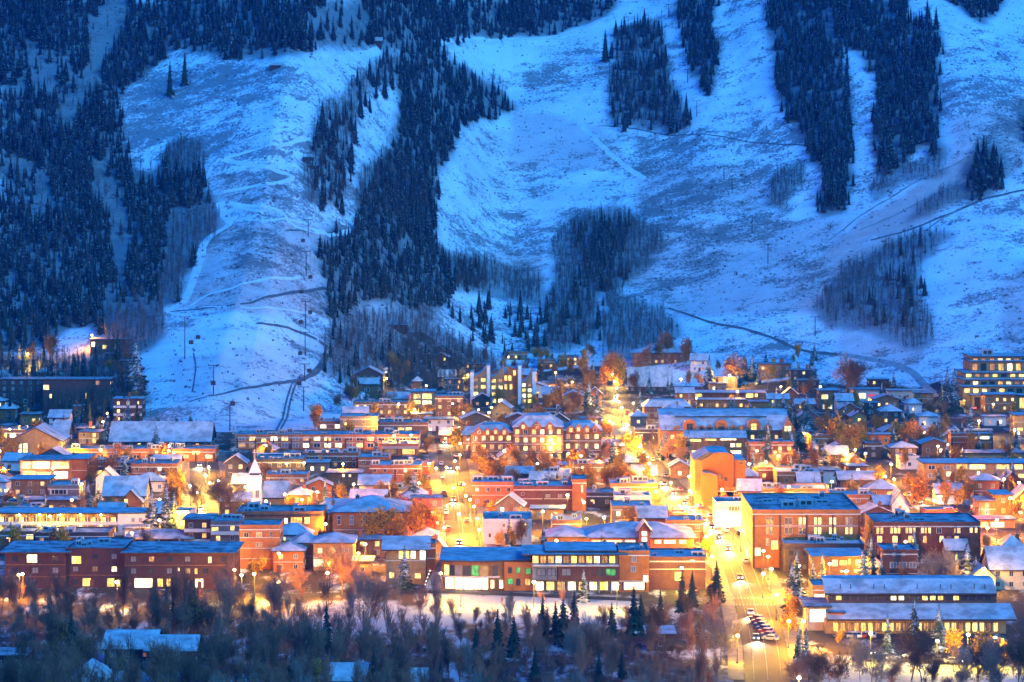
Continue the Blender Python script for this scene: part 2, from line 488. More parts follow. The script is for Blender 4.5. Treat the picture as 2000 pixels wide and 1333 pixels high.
# tawny grass showing through thin snow
gf = math_(nt, 'MULTIPLY', attr('grass'), ramp(nt, math_(nt, 'ADD', math_(nt, 'MULTIPLY', n_mid, 0.5), math_(nt, 'MULTIPLY', n_fine, 0.5)), 0.30, 0.50))
col = mixc(nt, gf, snowc, (0.62, 0.33, 0.27))
thr = math_(nt, 'ADD', math_(nt, 'MULTIPLY', n_fine, 0.62), math_(nt, 'MULTIPLY', n_mid, 0.5))
bthr = math_(nt, 'SUBTRACT', thr, math_(nt, 'SUBTRACT', 0.655, math_(nt, 'MULTIPLY', attr('brush'), 0.24)))
bf = ramp(nt, bthr, 0.0, 0.07)
col = mixc(nt, math_(nt, 'MULTIPLY', bf, 0.8), col, (0.14, 0.12, 0.12))
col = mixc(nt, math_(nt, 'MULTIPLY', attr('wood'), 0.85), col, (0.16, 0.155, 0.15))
n_town = noise(nt, 0.12, 7, rough=0.7, mapscale=(1, 0.35, 1))
tcol = mixc(nt, math_(nt, 'MULTIPLY', ramp(nt, n_town, 0.34, 0.50), math_(nt, 'SUBTRACT', 1.0, math_(nt, 'MULTIPLY', attr('meadow'), 0.85))), (0.50, 0.50, 0.52), (0.075, 0.055, 0.04))
col = mixc(nt, attr('town'), col, tcol)
nt.links.new(col, p.inputs['Base Color']); p.inputs['Roughness'].default_value = 0.9
p.inputs['Specular IOR Level'].default_value = 0.1
bp = N(nt, 'ShaderNodeBump'); bp.inputs['Strength'].default_value = 0.6; bp.inputs['Distance'].default_value = 1.0
nt.links.new(n_fine, bp.inputs['Height']); nt.links.new(bp.outputs[0], p.inputs['Normal'])
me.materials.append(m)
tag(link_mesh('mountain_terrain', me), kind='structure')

# ---------------------------------------------------------------- trails, cuts and roads draped on the land
def catmull(pts, n=8):
    P = [pts[0]]+list(pts)+[pts[-1]]; out = []
    for i in range(1, len(P)-2):
        p0, p1, p2, p3 = map(np.array, P[i-1:i+3])
        for k in range(n):
            t = k/n
            out.append(0.5*((2*p1)+(-p0+p2)*t+(2*p0-5*p1+4*p2-p3)*t*t+(-p0+3*p1-3*p2+p3)*t**3))
    out.append(np.array(pts[-1], float))
    return out

def ribbon(name, pix, width, mat, lift=0.12, world=False, z=None, w1=None, step=3.0, jit=0.0):
    """a strip of constant real width that follows the land"""
    pts = [np.array(p[:2], float) if world else np.array(hit(*p)[:2]) for p in pix]
    c = catmull(pts, 10)
    # resample
    out = [c[0]]
    for q in c[1:]:
        d = np.linalg.norm(q-out[-1])
        if d >= step:
            k = int(d//step)
            base = out[-1]
            for i in range(1, k+1): out.append(base+(q-base)*(i/k))
    mb = MB(); L = []
    n = len(out)
    for i, q in enumerate(out):
        t = out[min(i+1, n-1)]-out[max(i-1, 0)]
        t = t/max(np.linalg.norm(t), 1e-6); nrm = np.array([-t[1], t[0]])
        w = (width if w1 is None else width+(w1-width)*i/max(n-1, 1))/2
        w *= 1 + (jit*(rnd.random()-0.5) if jit else 0)
        row = []
        for s in (-1, -0.33, 0.33, 1):
            e = q+nrm*w*s
            row.append((e[0], e[1], float(G(e[0], e[1]))+lift if z is None else z))
        L.append(row)
    for a, b in zip(L[:-1], L[1:]):
        for k in range(3): mb.poly([a[k+1], a[k], b[k], b[k+1]])
    return tag(mb.build(name, mat), kind='structure')

M['trail'] = surf('packed_trail_snow', (0.86, 0.87, 0.90), (0.72, 0.74, 0.80), 0.1, 0.8, 0.8, 0.3)
M['earth'] = surf('bare_road_cut', (0.13, 0.12, 0.12), (0.20, 0.19, 0.20), 0.15, 0.9, 0.9, 0.4)
M['earth2'] = surf('thinly_snowed_track', (0.30, 0.27, 0.27), (0.45, 0.42, 0.42), 0.15, 0.9, 0.9, 0.4)
for pix, w in (([(605,270),(545,285),(480,298),(435,311)],2.2),([(435,312),(480,320),(530,330),(572,346),(530,360),(480,368),(430,377)],2.6),
               ([(430,395),(437,420),(448,438),(415,460),(397,480),(390,510),(378,545),(358,590),(325,606)],3.4),
               ([(445,398),(500,404),(540,410),(558,425),(572,440),(600,449),(640,455)],2.6),
               ([(455,405),(500,412),(512,418),(490,426),(482,431),(520,432),(600,437)],2.0),
               ([(370,600),(410,575),(470,556),(560,545),(590,541)],1.6),([(325,605),(355,618),(408,627),(398,645),(390,662)],2.6),
               ([(640,462),(690,450),(700,440)],1.8),([(395,600),(480,602),(560,606),(620,614)],1.2),([(620,325),(640,420),(690,445)],1.2),
               ([(432,310),(415,325),(405,350)],2.0),([(1940,112),(1900,75),(1850,50),(1800,25)],2.6),
               ([(740,98),(690,112),(630,125),(580,145)],3.0),([(848,86),(960,80),(1080,72),(1190,32)],2.4),
               ([(1130,238),(1180,290),(1215,320),(1260,352)],3.0)):
    ribbon('ski_trail', pix, w*1.5, M['trail'], 0.18, jit=0.3)
for pix, w, w1 in (([(330,610),(400,603),(480,594),(560,574),(640,562)],1.6,2.4),([(500,633),(550,638),(600,655),(648,682)],1.6,4.5),
                   ([(368,786),(450,766),(560,747),(600,737),(626,716),(640,690)],1.6,3.2),
                   ([(580,746),(566,790),(547,842)],0.9,1.1),([(572,746),(558,790),(539,842)],0.9,1.1),
                   ([(1305,602),(1380,628),(1460,645),(1520,665),(1560,683),(1640,694)],2.2,3.6),
                   ([(2010,372),(1920,390),(1850,420),(1780,448),(1700,470)],2.2,2.2),
                   ([(700,445),(640,455),(560,450)],1.0,1.0),
                   ([(1180,246),(1260,256),(1350,264),(1450,276),(1570,284)],1.2,1.2),
                   ([(378,690),(382,720),(375,770)],0.8,0.8)):
    ribbon('track_cut', pix, w, M['earth'], 0.16, w1=w1, jit=0.35)
ribbon('mountain_road', [(1640,694),(1720,706),(1775,724),(1805,752),(1828,778)], 4.5, M['earth2'], 0.2)
for pix in ([(2010,255),(1900,300),(1800,350),(1700,410),(1620,470)],[(2010,300),(1920,330),(1850,370),(1760,415),(1680,450)],
            [(1900,395),(1780,470),(1700,500),(1600,540)]):
    ribbon('faint_track', pix, 2.0, M['earth2'], 0.16, jit=0.5)
# ---------------------------------------------------------------- tree shapes
def conifer_np(seed, tiers, blades, core=6, wide=0.17, ragged=0.35, split=False):
    """unit-height spruce: tiers of drooping boughs round a thin core"""
    r = np.random.RandomState(seed); V = []; T = []
    for i in range(tiers):
        t = (i+r.rand()*0.5)/tiers
        z = 0.10+0.88*t
        R = wide*(1-t)**0.8*(0.8+0.4*r.rand())+0.008
        b = max(4, int(blades*(1-0.5*t)))
        for k in range(b):
            a = 2*math.pi*(k+r.rand()*0.8)/b+i*1.3
            L = R*(1-ragged/2+ragged*r.rand()*1.3)
            dz = -L*(0.35+0.35*r.rand()) + 0.015*r.rand()
            ca, sa = math.cos(a), math.sin(a)
            w = L*(0.20+0.12*r.rand())
            p0 = np.array([0, 0, z]); p1 = np.array([ca*L, sa*L, z+dz])
            mid = p0*0.45+p1*0.55; side = np.array([-sa, ca, 0])*w
            up = np.array([0, 0, 0.10*L])
            n = len(V)
            V += [p0+np.array([0,0,0.02]), mid+side-up, p1, mid-side-up, p0*0.3+p1*0.7+np.array([0,0,-0.28*L])]
            T += [(n, n+1, n+2), (n, n+2, n+3)]
            if split: T += [(n+1, n+4, n+2)]
    n = len(V)
    for zz, rr in ((0.06, wide*0.55), (0.55, wide*0.28)):
        for k in range(core): a = 2*math.pi*k/core; V.append(np.array([rr*math.cos(a), rr*math.sin(a), zz]))
    V.append(np.array([0, 0, 1.0]))
    for k in range(core):
        j = (k+1) % core
        T += [(n+k, n+j, n+core+j), (n+k, n+core+j, n+core+k), (n+core+k, n+core+j, n+2*core)]
    return np.array(V, np.float32), np.array(T, np.int32)

def tube_np(V, T, p0, p1, r0, r1, k=3):
    d = p1-p0; L = np.linalg.norm(d)
    if L < 1e-6: return
    d = d/L; a = np.cross(d, [0.3, 0.9, 0.2]); a /= np.linalg.norm(a); b = np.cross(d, a)
    n = len(V)
    for p, rr in ((p0, r0), (p1, r1)):
        for i in range(k):
            t = 2*math.pi*i/k; V.append(p+(a*math.cos(t)+b*math.sin(t))*rr)
    for i in range(k):
        j = (i+1) % k
        T.append((n+i, n+j, n+k+j)); T.append((n+i, n+k+j, n+k+i))

def bare_np(seed, levels=4, twigs=1.0, spread=0.55, r0=0.018, narrow=False, stems=1):
    """unit-height leafless tree; returns wood and, for leafy kinds, where leaves grow"""
    r = np.random.RandomState(seed); V = []; T = []; tips = []
    def grow(p, d, L, rad, lev):
        segs = 3 if lev < 2 else 2
        q = p
        for s in range(segs):
            d2 = d + r.normal(0, 0.10+0.04*lev, 3); d2[2] += 0.06 if not narrow else 0.12
            d2 /= np.linalg.norm(d2)
            e = q+d2*L/segs
            ra = rad*(1-0.28*s/segs*2); rb = rad*(1-0.28*(s+1)/segs*2)
            tube_np(V, T, q, e, ra, max(rb, 0.0022), 5 if lev == 0 else 3)
            q, d = e, d2
            if lev < levels:
                nb = (3 if lev == 0 else 3 if lev == 1 else 2)
                if lev == 0 and s == 0: nb = 1
                for k in range(nb):
                    a = r.rand()*2*math.pi
                    sp = spread*(0.6+0.7*r.rand())
                    u = np.cross(d, [math.cos(a), math.sin(a), 0.3]); u /= np.linalg.norm(u)
                    nd = d*math.cos(sp)+u*math.sin(sp)
                    grow(q-d2*L/segs*r.rand()*0.5, nd, L*(0.50+0.22*r.rand()), max(rb*0.55, 0.0024), lev+1)
        tips.append(q)
        if lev >= levels-1:
            for k in range(int(3*twigs+.5)):
                nd = d+r.normal(0, 0.45, 3); nd[2] += 0.25; nd /= np.linalg.norm(nd)
                e = q+nd*L*(0.4+0.5*r.rand())-d*L*0.4*r.rand(); b0 = q-d*L*0.5*r.rand()
                s_ = np.cross(nd, [r.rand()-0.5, r.rand()-0.5, r.rand()-0.5]); s_ = s_/np.linalg.norm(s_)*0.0036
                n = len(V); V.extend([b0-s_, b0+s_, e]); T.append((n, n+1, n+2))
    for st in range(stems):
        d0 = np.array([0, 0, 1.0]) if stems == 1 else np.array([r.normal(0, 0.28), r.normal(0, 0.28), 1.0])
        d0 /= np.linalg.norm(d0)
        grow(np.array([r.normal(0, 0.02)*(stems > 1), r.normal(0, 0.02)*(stems > 1), 0.0]), d0, 0.62, r0, 0)
    V = np.array(V, np.float32); T = np.array(T, np.int32)
    zmax = V[:, 2].max(); V /= zmax
    tips = np.array(tips)/zmax
    return V, T, tips

def leaves_np(seed, tips, n, size, zmin=0.25):
    r = np.random.RandomState(seed)
    tips = tips[tips[:, 2] > zmin]
    c = tips[r.randint(0, len(tips), n)]+r.normal(0, 0.030, (n, 3))
    a = r.normal(0, 1, (n, 3)); a /= np.linalg.norm(a, axis=1)[:, None]
    b = r.normal(0, 1, (n, 3)); b -= a*(a*b).sum(1)[:, None]; b /= np.linalg.norm(b, axis=1)[:, None]
    s = size*(0.6+0.8*r.rand(n))[:, None]
    V = np.stack([c-a*s, c+b*s*0.7, c+a*s, c-b*s*0.7], 1).reshape(-1, 3)
    k = np.arange(n)[:, None]*4
    T = np.concatenate([k+[0, 1, 2], k+[0, 2, 3]])
    return V.astype(np.float32), T.astype(np.int32)

def scatter(name, protos, P, H, mat, seed=0, wvar=0.3):
    """many small trees as one mesh: positions P, heights H"""
    r = np.random.RandomState(seed)
    Vs = []; Ts = []; off = 0
    which = r.randint(0, len(protos), len(P)); rot = r.rand(len(P))*6.283; ws = 1+wvar*(r.rand(len(P))-0.5)*2
    for j, (v, t) in enumerate(protos):
        I = np.where(which == j)[0]
        if not len(I): continue
        c, s = np.cos(rot[I])[:, None], np.sin(rot[I])[:, None]
        h = H[I][:, None]; w = h*ws[I][:, None]
        x = (v[:, 0]*c - v[:, 1]*s)*w+P[I, 0][:, None]
        y = (v[:, 0]*s + v[:, 1]*c)*w+P[I, 1][:, None]
        z = v[:, 2]*h+P[I, 2][:, None]
        Vs.append(np.stack([x, y, z], -1).reshape(-1, 3))
        Ts.append((t[None]+(np.arange(len(I))*len(v))[:, None, None]).reshape(-1, 3)+off)
        off += len(I)*len(v)
    return link_mesh(name, tri_mesh(name, np.concatenate(Vs), np.concatenate(Ts), mat))

# ---------------------------------------------------------------- the mountain woods
far_con = [conifer_np(100+i, 8, 6, 4, 0.17+0.03*(i % 3)) for i in range(6)]
def far_bare(seed, n=34):
    r = np.random.RandomState(seed); V = []; T = []
    tube_np(V, T, np.array([0,0,0.]), np.array([r.normal(0,.02), r.normal(0,.02), 1.0]), 0.007, 0.002, 3)
    for k in range(n):
        z = 0.22+0.72*r.rand(); a = r.rand()*6.283; L = 0.27*(1.1-z*0.7)*(0.5+r.rand())
        b0 = np.array([0, 0, z]); e = b0+np.array([math.cos(a)*L*0.7, math.sin(a)*L*0.7, L*0.9])
        s_ = np.array([-math.sin(a), math.cos(a), 0])*0.009; n0 = len(V)
        V.extend([b0-s_, b0+s_, e]); T.append((n0, n0+1, n0+2))
        for q in range(2):
            m0 = b0+(e-b0)*(0.3+0.5*r.rand()); f = m0+r.normal(0, 1, 3)*0.045+np.array([0, 0, 0.05]); n0 = len(V)
            V.extend([m0-s_*0.6, m0+s_*0.6, f]); T.append((n0, n0+1, n0+2))
    return np.array(V, np.float32), np.array(T, np.int32)
far_asp = [far_bare(200+i) for i in range(6)]

def grid_points(sp, seed):
    r = np.random.RandomState(seed)
    gx, gy = np.meshgrid(np.arange(-560, 560, sp), np.arange(1300, 2640, sp))
    gx = (gx+r.uniform(-0.5, 0.5, gx.shape)*sp).ravel(); gy = (gy+r.uniform(-0.5, 0.5, gy.shape)*sp).ravel()
    gz = G(gx, gy)
    px, py = proj(gx, gy, gz)
    k = (px > -160) & (px < 2160) & (py > -260) & (py < 850)
    return gx[k], gy[k], gz[k], px[k], py[k], r

def clampq(q): return np.clip(q, 1, None)
def in_any(px, py, lst):
    px = px+34*(fbm(px/19+3, py/26, 3)-0.45)*(px > 20); py = py+30*(fbm(px/23+50, py/26+9, 3)-0.45)*(py > 60)
    o = np.zeros(px.shape, bool)
    for p in lst: o |= inpoly(np.clip(px, 1, 1998), np.maximum(py, 1), p)
    return o
THIN_P = THIN
gx, gy, gz, px, py, r_ = grid_points(4.6, 5)
Hc = 5.5+10.5*r_.rand(len(gx))**1.4+5*fbm(gx/60, gy/60)
Hc *= 1.0
topy = py-0.75*Hc*F/gy
inC = in_any(px, py, CON) & (in_any(px, topy, CON) | (py < 60))
keep = np.where(inC, 1.0, 0.0)
pc = np.clip(px, 1, 1998); pt = np.maximum(py-0.3*Hc*F/gy, 1)
for p, v in THIN: keep = np.where(inpoly(pc, pt, p), np.minimum(keep, v), keep)
for p, v in MIX: keep = np.where(inpoly(pc, pt, p) & ~inC, v, keep)
dens = 0.70+0.55*(fbm(gx/35, gy/50, 3)-0.35)*2
ok = r_.rand(len(gx)) < keep*np.clip(dens, 0.5, 1)
for cp in (ASP[10], ASP[11], ASP[12]): ok &= ~inpoly(pc, py, cp)
ok &= ~((py > 840))
CP = np.stack([gx[ok], gy[ok], gz[ok]-0.4], -1); CHt = Hc[ok]
order = np.argsort(-(CHt/CP[:, 1]))
big = order[:130]; rest = order[130:]
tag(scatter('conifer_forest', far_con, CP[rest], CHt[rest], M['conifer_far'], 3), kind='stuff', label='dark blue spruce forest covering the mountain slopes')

gx, gy, gz, px, py, r_ = grid_points(3.7, 9)
Ha = 6.5+6*r_.rand(len(gx))
topy = py-0.6*Ha*F/gy
okA = in_any(px, py, ASP) & in_any(px, topy, ASP) & (r_.rand(len(gx)) < 0.93)
okB = in_any(px, py, CON[:3]) & (r_.rand(len(gx)) < 0.10)
okA |= okB
AP = np.stack([gx[okA], gy[okA], gz[okA]-0.3], -1); AH = Ha[okA]
tag(scatter('aspen_woods', far_asp, AP, AH, M['aspen_far'], 4, 0.4), kind='stuff', label='bare aspen stands in soft grey blue patches on the mountain')

# low scrub poking through the snow
gx, gy, gz, px, py, r_ = grid_points(3.4, 13)
bf = poly_field(px, py, BRUSH)+0.35*poly_field(px, py, GRASS)
okS = (r_.rand(len(gx)) < 0.14+0.5*bf*np.clip((fbm(gx/9, gy/6, 3)-0.38)*5, 0, 1)) & (py < 800)
def tuft(seed):
    r = np.random.RandomState(seed); V = []; T = []
    for k in range(7):
        a = r.rand()*6.283; n = len(V); b = r.normal(0, 0.35, 3); b[2] = 0
        V += [b+[0.25*math.cos(a), 0.25*math.sin(a), 0], b-[0.25*math.cos(a), 0.25*math.sin(a), 0], b*1.2+[0, 0, 0.7+0.4*r.rand()]]
        T.append((n, n+1, n+2))
    return np.array(V, np.float32), np.array(T, np.int32)
M['scrub'] = surf('scrub_twigs', (0.10, 0.085, 0.08), (0.06, 0.05, 0.05))
SP = np.stack([gx[okS], gy[okS], gz[okS]-0.1], -1); SH = 0.5+1.0*r_.rand(len(SP))**2
tag(scatter('mountain_scrub', [tuft(i) for i in range(5)], SP, SH, M['scrub'], 5), kind='stuff', label='low dark scrub dotted over the snowy slopes')
print('forest', len(CP), 'aspen', len(AP), 'scrub', len(SP))
# ---------------------------------------------------------------- building kit
LMK = []      # short landmark phrases with their places, for saying where trees and lamps stand
def landmark(phrase, X, Y, w=10): LMK.append((phrase, X, Y, w))

WIN = {}
def win_mesh(pane, kind='bar', frame='trim'):
    k = (pane, kind, frame)
    if k in WIN: return WIN[k]
    mb = MB(); t = 0.08
    mb.poly([(-.5+t,-.03,t*.7),(.5-t,-.03,t*.7),(.5-t,-.03,1-t*.7),(-.5+t,-.03,1-t*.7)], 1)
    for b in ((-.5,-.5+t,0,1),(.5-t,.5,0,1),(-.5+t,.5-t,0,t*.7),(-.5+t,.5-t,1-t*.7,1)):
        mb.box(b[0],b[1],-.09,.0,b[2],b[3],0)
    if kind in ('bar','cross'): mb.box(-.025,.025,-.07,-.035,t*.7,1-t*.7,0)
    if kind == 'cross': mb.box(-.5+t,-.03,-.07,-.035,.52,.57,0); mb.box(.03,.5-t,-.07,-.035,.52,.57,0)
    if kind == 'shop':
        for q in (-.25, 0, .25): mb.box(q-.012,q+.012,-.07,-.035,t*.7,1-t*.7,0)
    if kind == 'sill': mb.box(-.56,.56,-.2,-.095,-.07,0,0)
    WIN[k] = mb.mesh('window', [M[frame], M[pane]])
    return WIN[k]

def window(root, x, z, w, h, pane='glass', kind='bar', frame='trim', y=0.0, rz=0.0, name='window'):
    o = link_mesh(name, win_mesh(pane, kind, frame), root, (x, y, z), (w, 1, h), rz)
    return o

def prism_x(mb, prof, x0, x1, mats, cap=0):
    """profile in (y,z) extruded along x; mats per edge"""
    k = len(prof); n = len(mb.v)
    mb.v += [(x0, y, z) for y, z in prof]+[(x1, y, z) for y, z in prof]
    mb.f.append(tuple(n+i for i in reversed(range(k)))); mb.m.append(cap)
    mb.f.append(tuple(n+k+i for i in range(k))); mb.m.append(cap)
    for i in range(k):
        j = (i+1) % k
        mb.f.append((n+i, n+j, n+k+j, n+k+i)); mb.m.append(mats[i])

def prism_y(mb, prof, y0, y1, mats, cap=0):
    k = len(prof); n = len(mb.v)
    mb.v += [(x, y0, z) for x, z in prof]+[(x, y1, z) for x, z in prof]
    mb.f.append(tuple(n+i for i in range(k))); mb.m.append(cap)
    mb.f.append(tuple(n+k+i for i in reversed(range(k)))); mb.m.append(cap)
    for i in range(k):
        j = (i+1) % k
        mb.f.append((n+i, n+k+i, n+k+j, n+j)); mb.m.append(mats[i])

def roof_flat(root, w, d, h, wallm, snowm='snow', par=0.7, name='roof', x0=None, y0=0.0):
    a, b = (-w/2, w/2) if x0 is None else (x0, x0+w)
    mb = MB(); t = .35
    mb.box(a+t, b-t, y0+t, y0+d-t, h, h+.28, 1)
    for q in ((a-.12,b+.12,y0-.12,y0+t),(a-.12,b+.12,y0+d-t,y0+d+.12),(a-.12,a+t,y0+t,y0+d-t),(b-t,b+.12,y0+t,y0+d-t)):
        mb.box(*q, h-.25, h+par, 0, top=1)
    return mb.build(name, [wallm, M[snowm]], root)

def roof_slab(root, w, d, h, ov=1.0, th=.35, snowm='snow', edge='dark', name='roof', x0=None, y0=0.0, tilt=0.0):
    a, b = (-w/2, w/2) if x0 is None else (x0, x0+w)
    mb = MB()
    prism_x(mb, [(y0-ov,h+.002),(y0-ov,h+th),(y0+d+ov,h+th+tilt),(y0+d+ov,h+tilt+.002)][::-1], a-ov, b+ov, [0,1,0,0][::-1] if False else [0,1,0,0], 0)
    o = mb.build(name, [M[edge], M[snowm]], root)
    sn = MB(); sn.poly([(a-ov+.1,y0-ov+.1,h+th+.02),(b+ov-.1,y0-ov+.1,h+th+.02),(b+ov-.1,y0+d+ov-.1,h+th+tilt+.02),(a-ov+.1,y0+d+ov-.1,h+th+tilt+.02)])
    sn.build('snow_cover', M[snowm], o)
    return o

def roof_gx(root, w, d, h, rh, ov=.8, snowm='snow', edge='dark', name='roof', x0=None, y0=0.0):
    a, b = (-w/2, w/2) if x0 is None else (x0, x0+w)
    mb = MB(); k = rh/(d/2); ze = h-ov*k; t = .4
    prism_x(mb, [(y0-ov,ze),(y0+d/2,h+rh),(y0+d+ov,ze),(y0+d+ov,ze+t),(y0+d/2,h+rh+t),(y0-ov,ze+t)], a-ov, b+ov, [0,0,0,1,1,0], 0)
    return mb.build(name, [M[edge], M[snowm]], root)

def roof_gy(root, w, d, h, rh, ov=.8, snowm='snow', edge='dark', name='roof', x0=None, y0=0.0):
    a, b = (-w/2, w/2) if x0 is None else (x0, x0+w)
    mb = MB(); k = rh/(w/2); ze = h-ov*k; t = .4; c = (a+b)/2
    prism_y(mb, [(a-ov,ze),(c,h+rh),(b+ov,ze),(b+ov,ze+t),(c,h+rh+t),(a-ov,ze+t)], y0-ov, y0+d+ov, [0,0,0,1,1,0], 0)
    return mb.build(name, [M[edge], M[snowm]], root)

def roof_hip(root, w, d, h, rh, ov=.9, snowm='snow', edge='dark', name='roof', x0=None, y0=0.0, top=0.0):
    a, b = (-w/2-ov, w/2+ov) if x0 is None else (x0-ov, x0+w+ov)
    mb = MB(); c0, c1 = y0-ov, y0+d+ov; e = h; t = .35
    ins = min((b-a), (c1-c0))/2*(1-top)
    q = [(a,c0),(b,c0),(b,c1),(a,c1)]; r = [(a+ins,c0+ins),(b-ins,c0+ins),(b-ins,c1-ins),(a+ins,c1-ins)]
    for i in range(4):
        j = (i+1) % 4
        mb.poly([(*q[i],e),(*q[j],e),(*q[j],e+t),(*q[i],e+t)], 0)
        mb.poly([(*q[i],e+t),(*q[j],e+t),(*r[j],e+t+rh),(*r[i],e+t+rh)], 1)
    mb.poly([(*p,e+t+rh) for p in r], 1); mb.poly([(*p,e) for p in reversed(q)], 0)
    return mb.build(name, [M[edge], M[snowm]], root)

mb = MB(); mb.box(-.5,.5,-.08,0,0,2.1,0); mb.box(-.38,-.33,-.12,-.085,.9,1.1,1); DOOR = mb.mesh('door', [M['brick_d'], M['metal']])
mb = MB(); mb.box(-.3,.3,-.28,-.004,0,1); PIL = mb.mesh('pilaster', [M['brick_d']])
def mk_unit():
    mb = MB(); mb.box(-1,1,-.8,.8,0,1.2,0,top=1); mb.box(-.7,-.1,-.83,-.802,.25,.9,2); mb.box(.1,.7,-.83,-.802,.25,.9,2)
    return mb.mesh('roof_unit', [M['metal'], M['snow'], M['dark']])
UNIT = mk_unit()
def mk_chim(mat):
    mb = MB(); mb.box(-.6,.6,-.45,.45,0,2.2,0); mb.box(-.72,.72,-.57,.57,2.2,2.45,0,top=1); mb.box(-.2,.2,-.2,.2,2.45,2.8,2)
    return mb.mesh('chimney', [M[mat], M['snow'], M['dark']])
CHIM = {k: mk_chim(k) for k in ('brick','stone','brick_d')}

def site(x0, x1, yb):
    X, Y, Z = hit((x0+x1)/2, yb)
    return X, Y, Z, F/Y

def auto_windows(root, w, h, st, gap, ww, wh, p, lits, frame, kind, skip=None, z0=0.0, x0=None, y=0.0, dark=1.0):
    a = -w/2 if x0 is None else x0
    n = max(1, int((w-1.0)/gap)); fh = h/st
    for f in range(st):
        z = z0+f*fh+fh*0.28
        for i in range(n):
            x = a+w*(i+0.5)/n
            if skip and skip(x, z, ww, wh): continue
            q = rnd.random()
            if q < p: pane = rnd.choice(lits)
            elif q < p+0.12: pane = 'lit_dim'
            elif q < p+0.35: pane = 'blind'
            else: pane = 'glass'
            window(root, x, z, ww, min(wh, fh*0.62), pane, kind, frame, y)

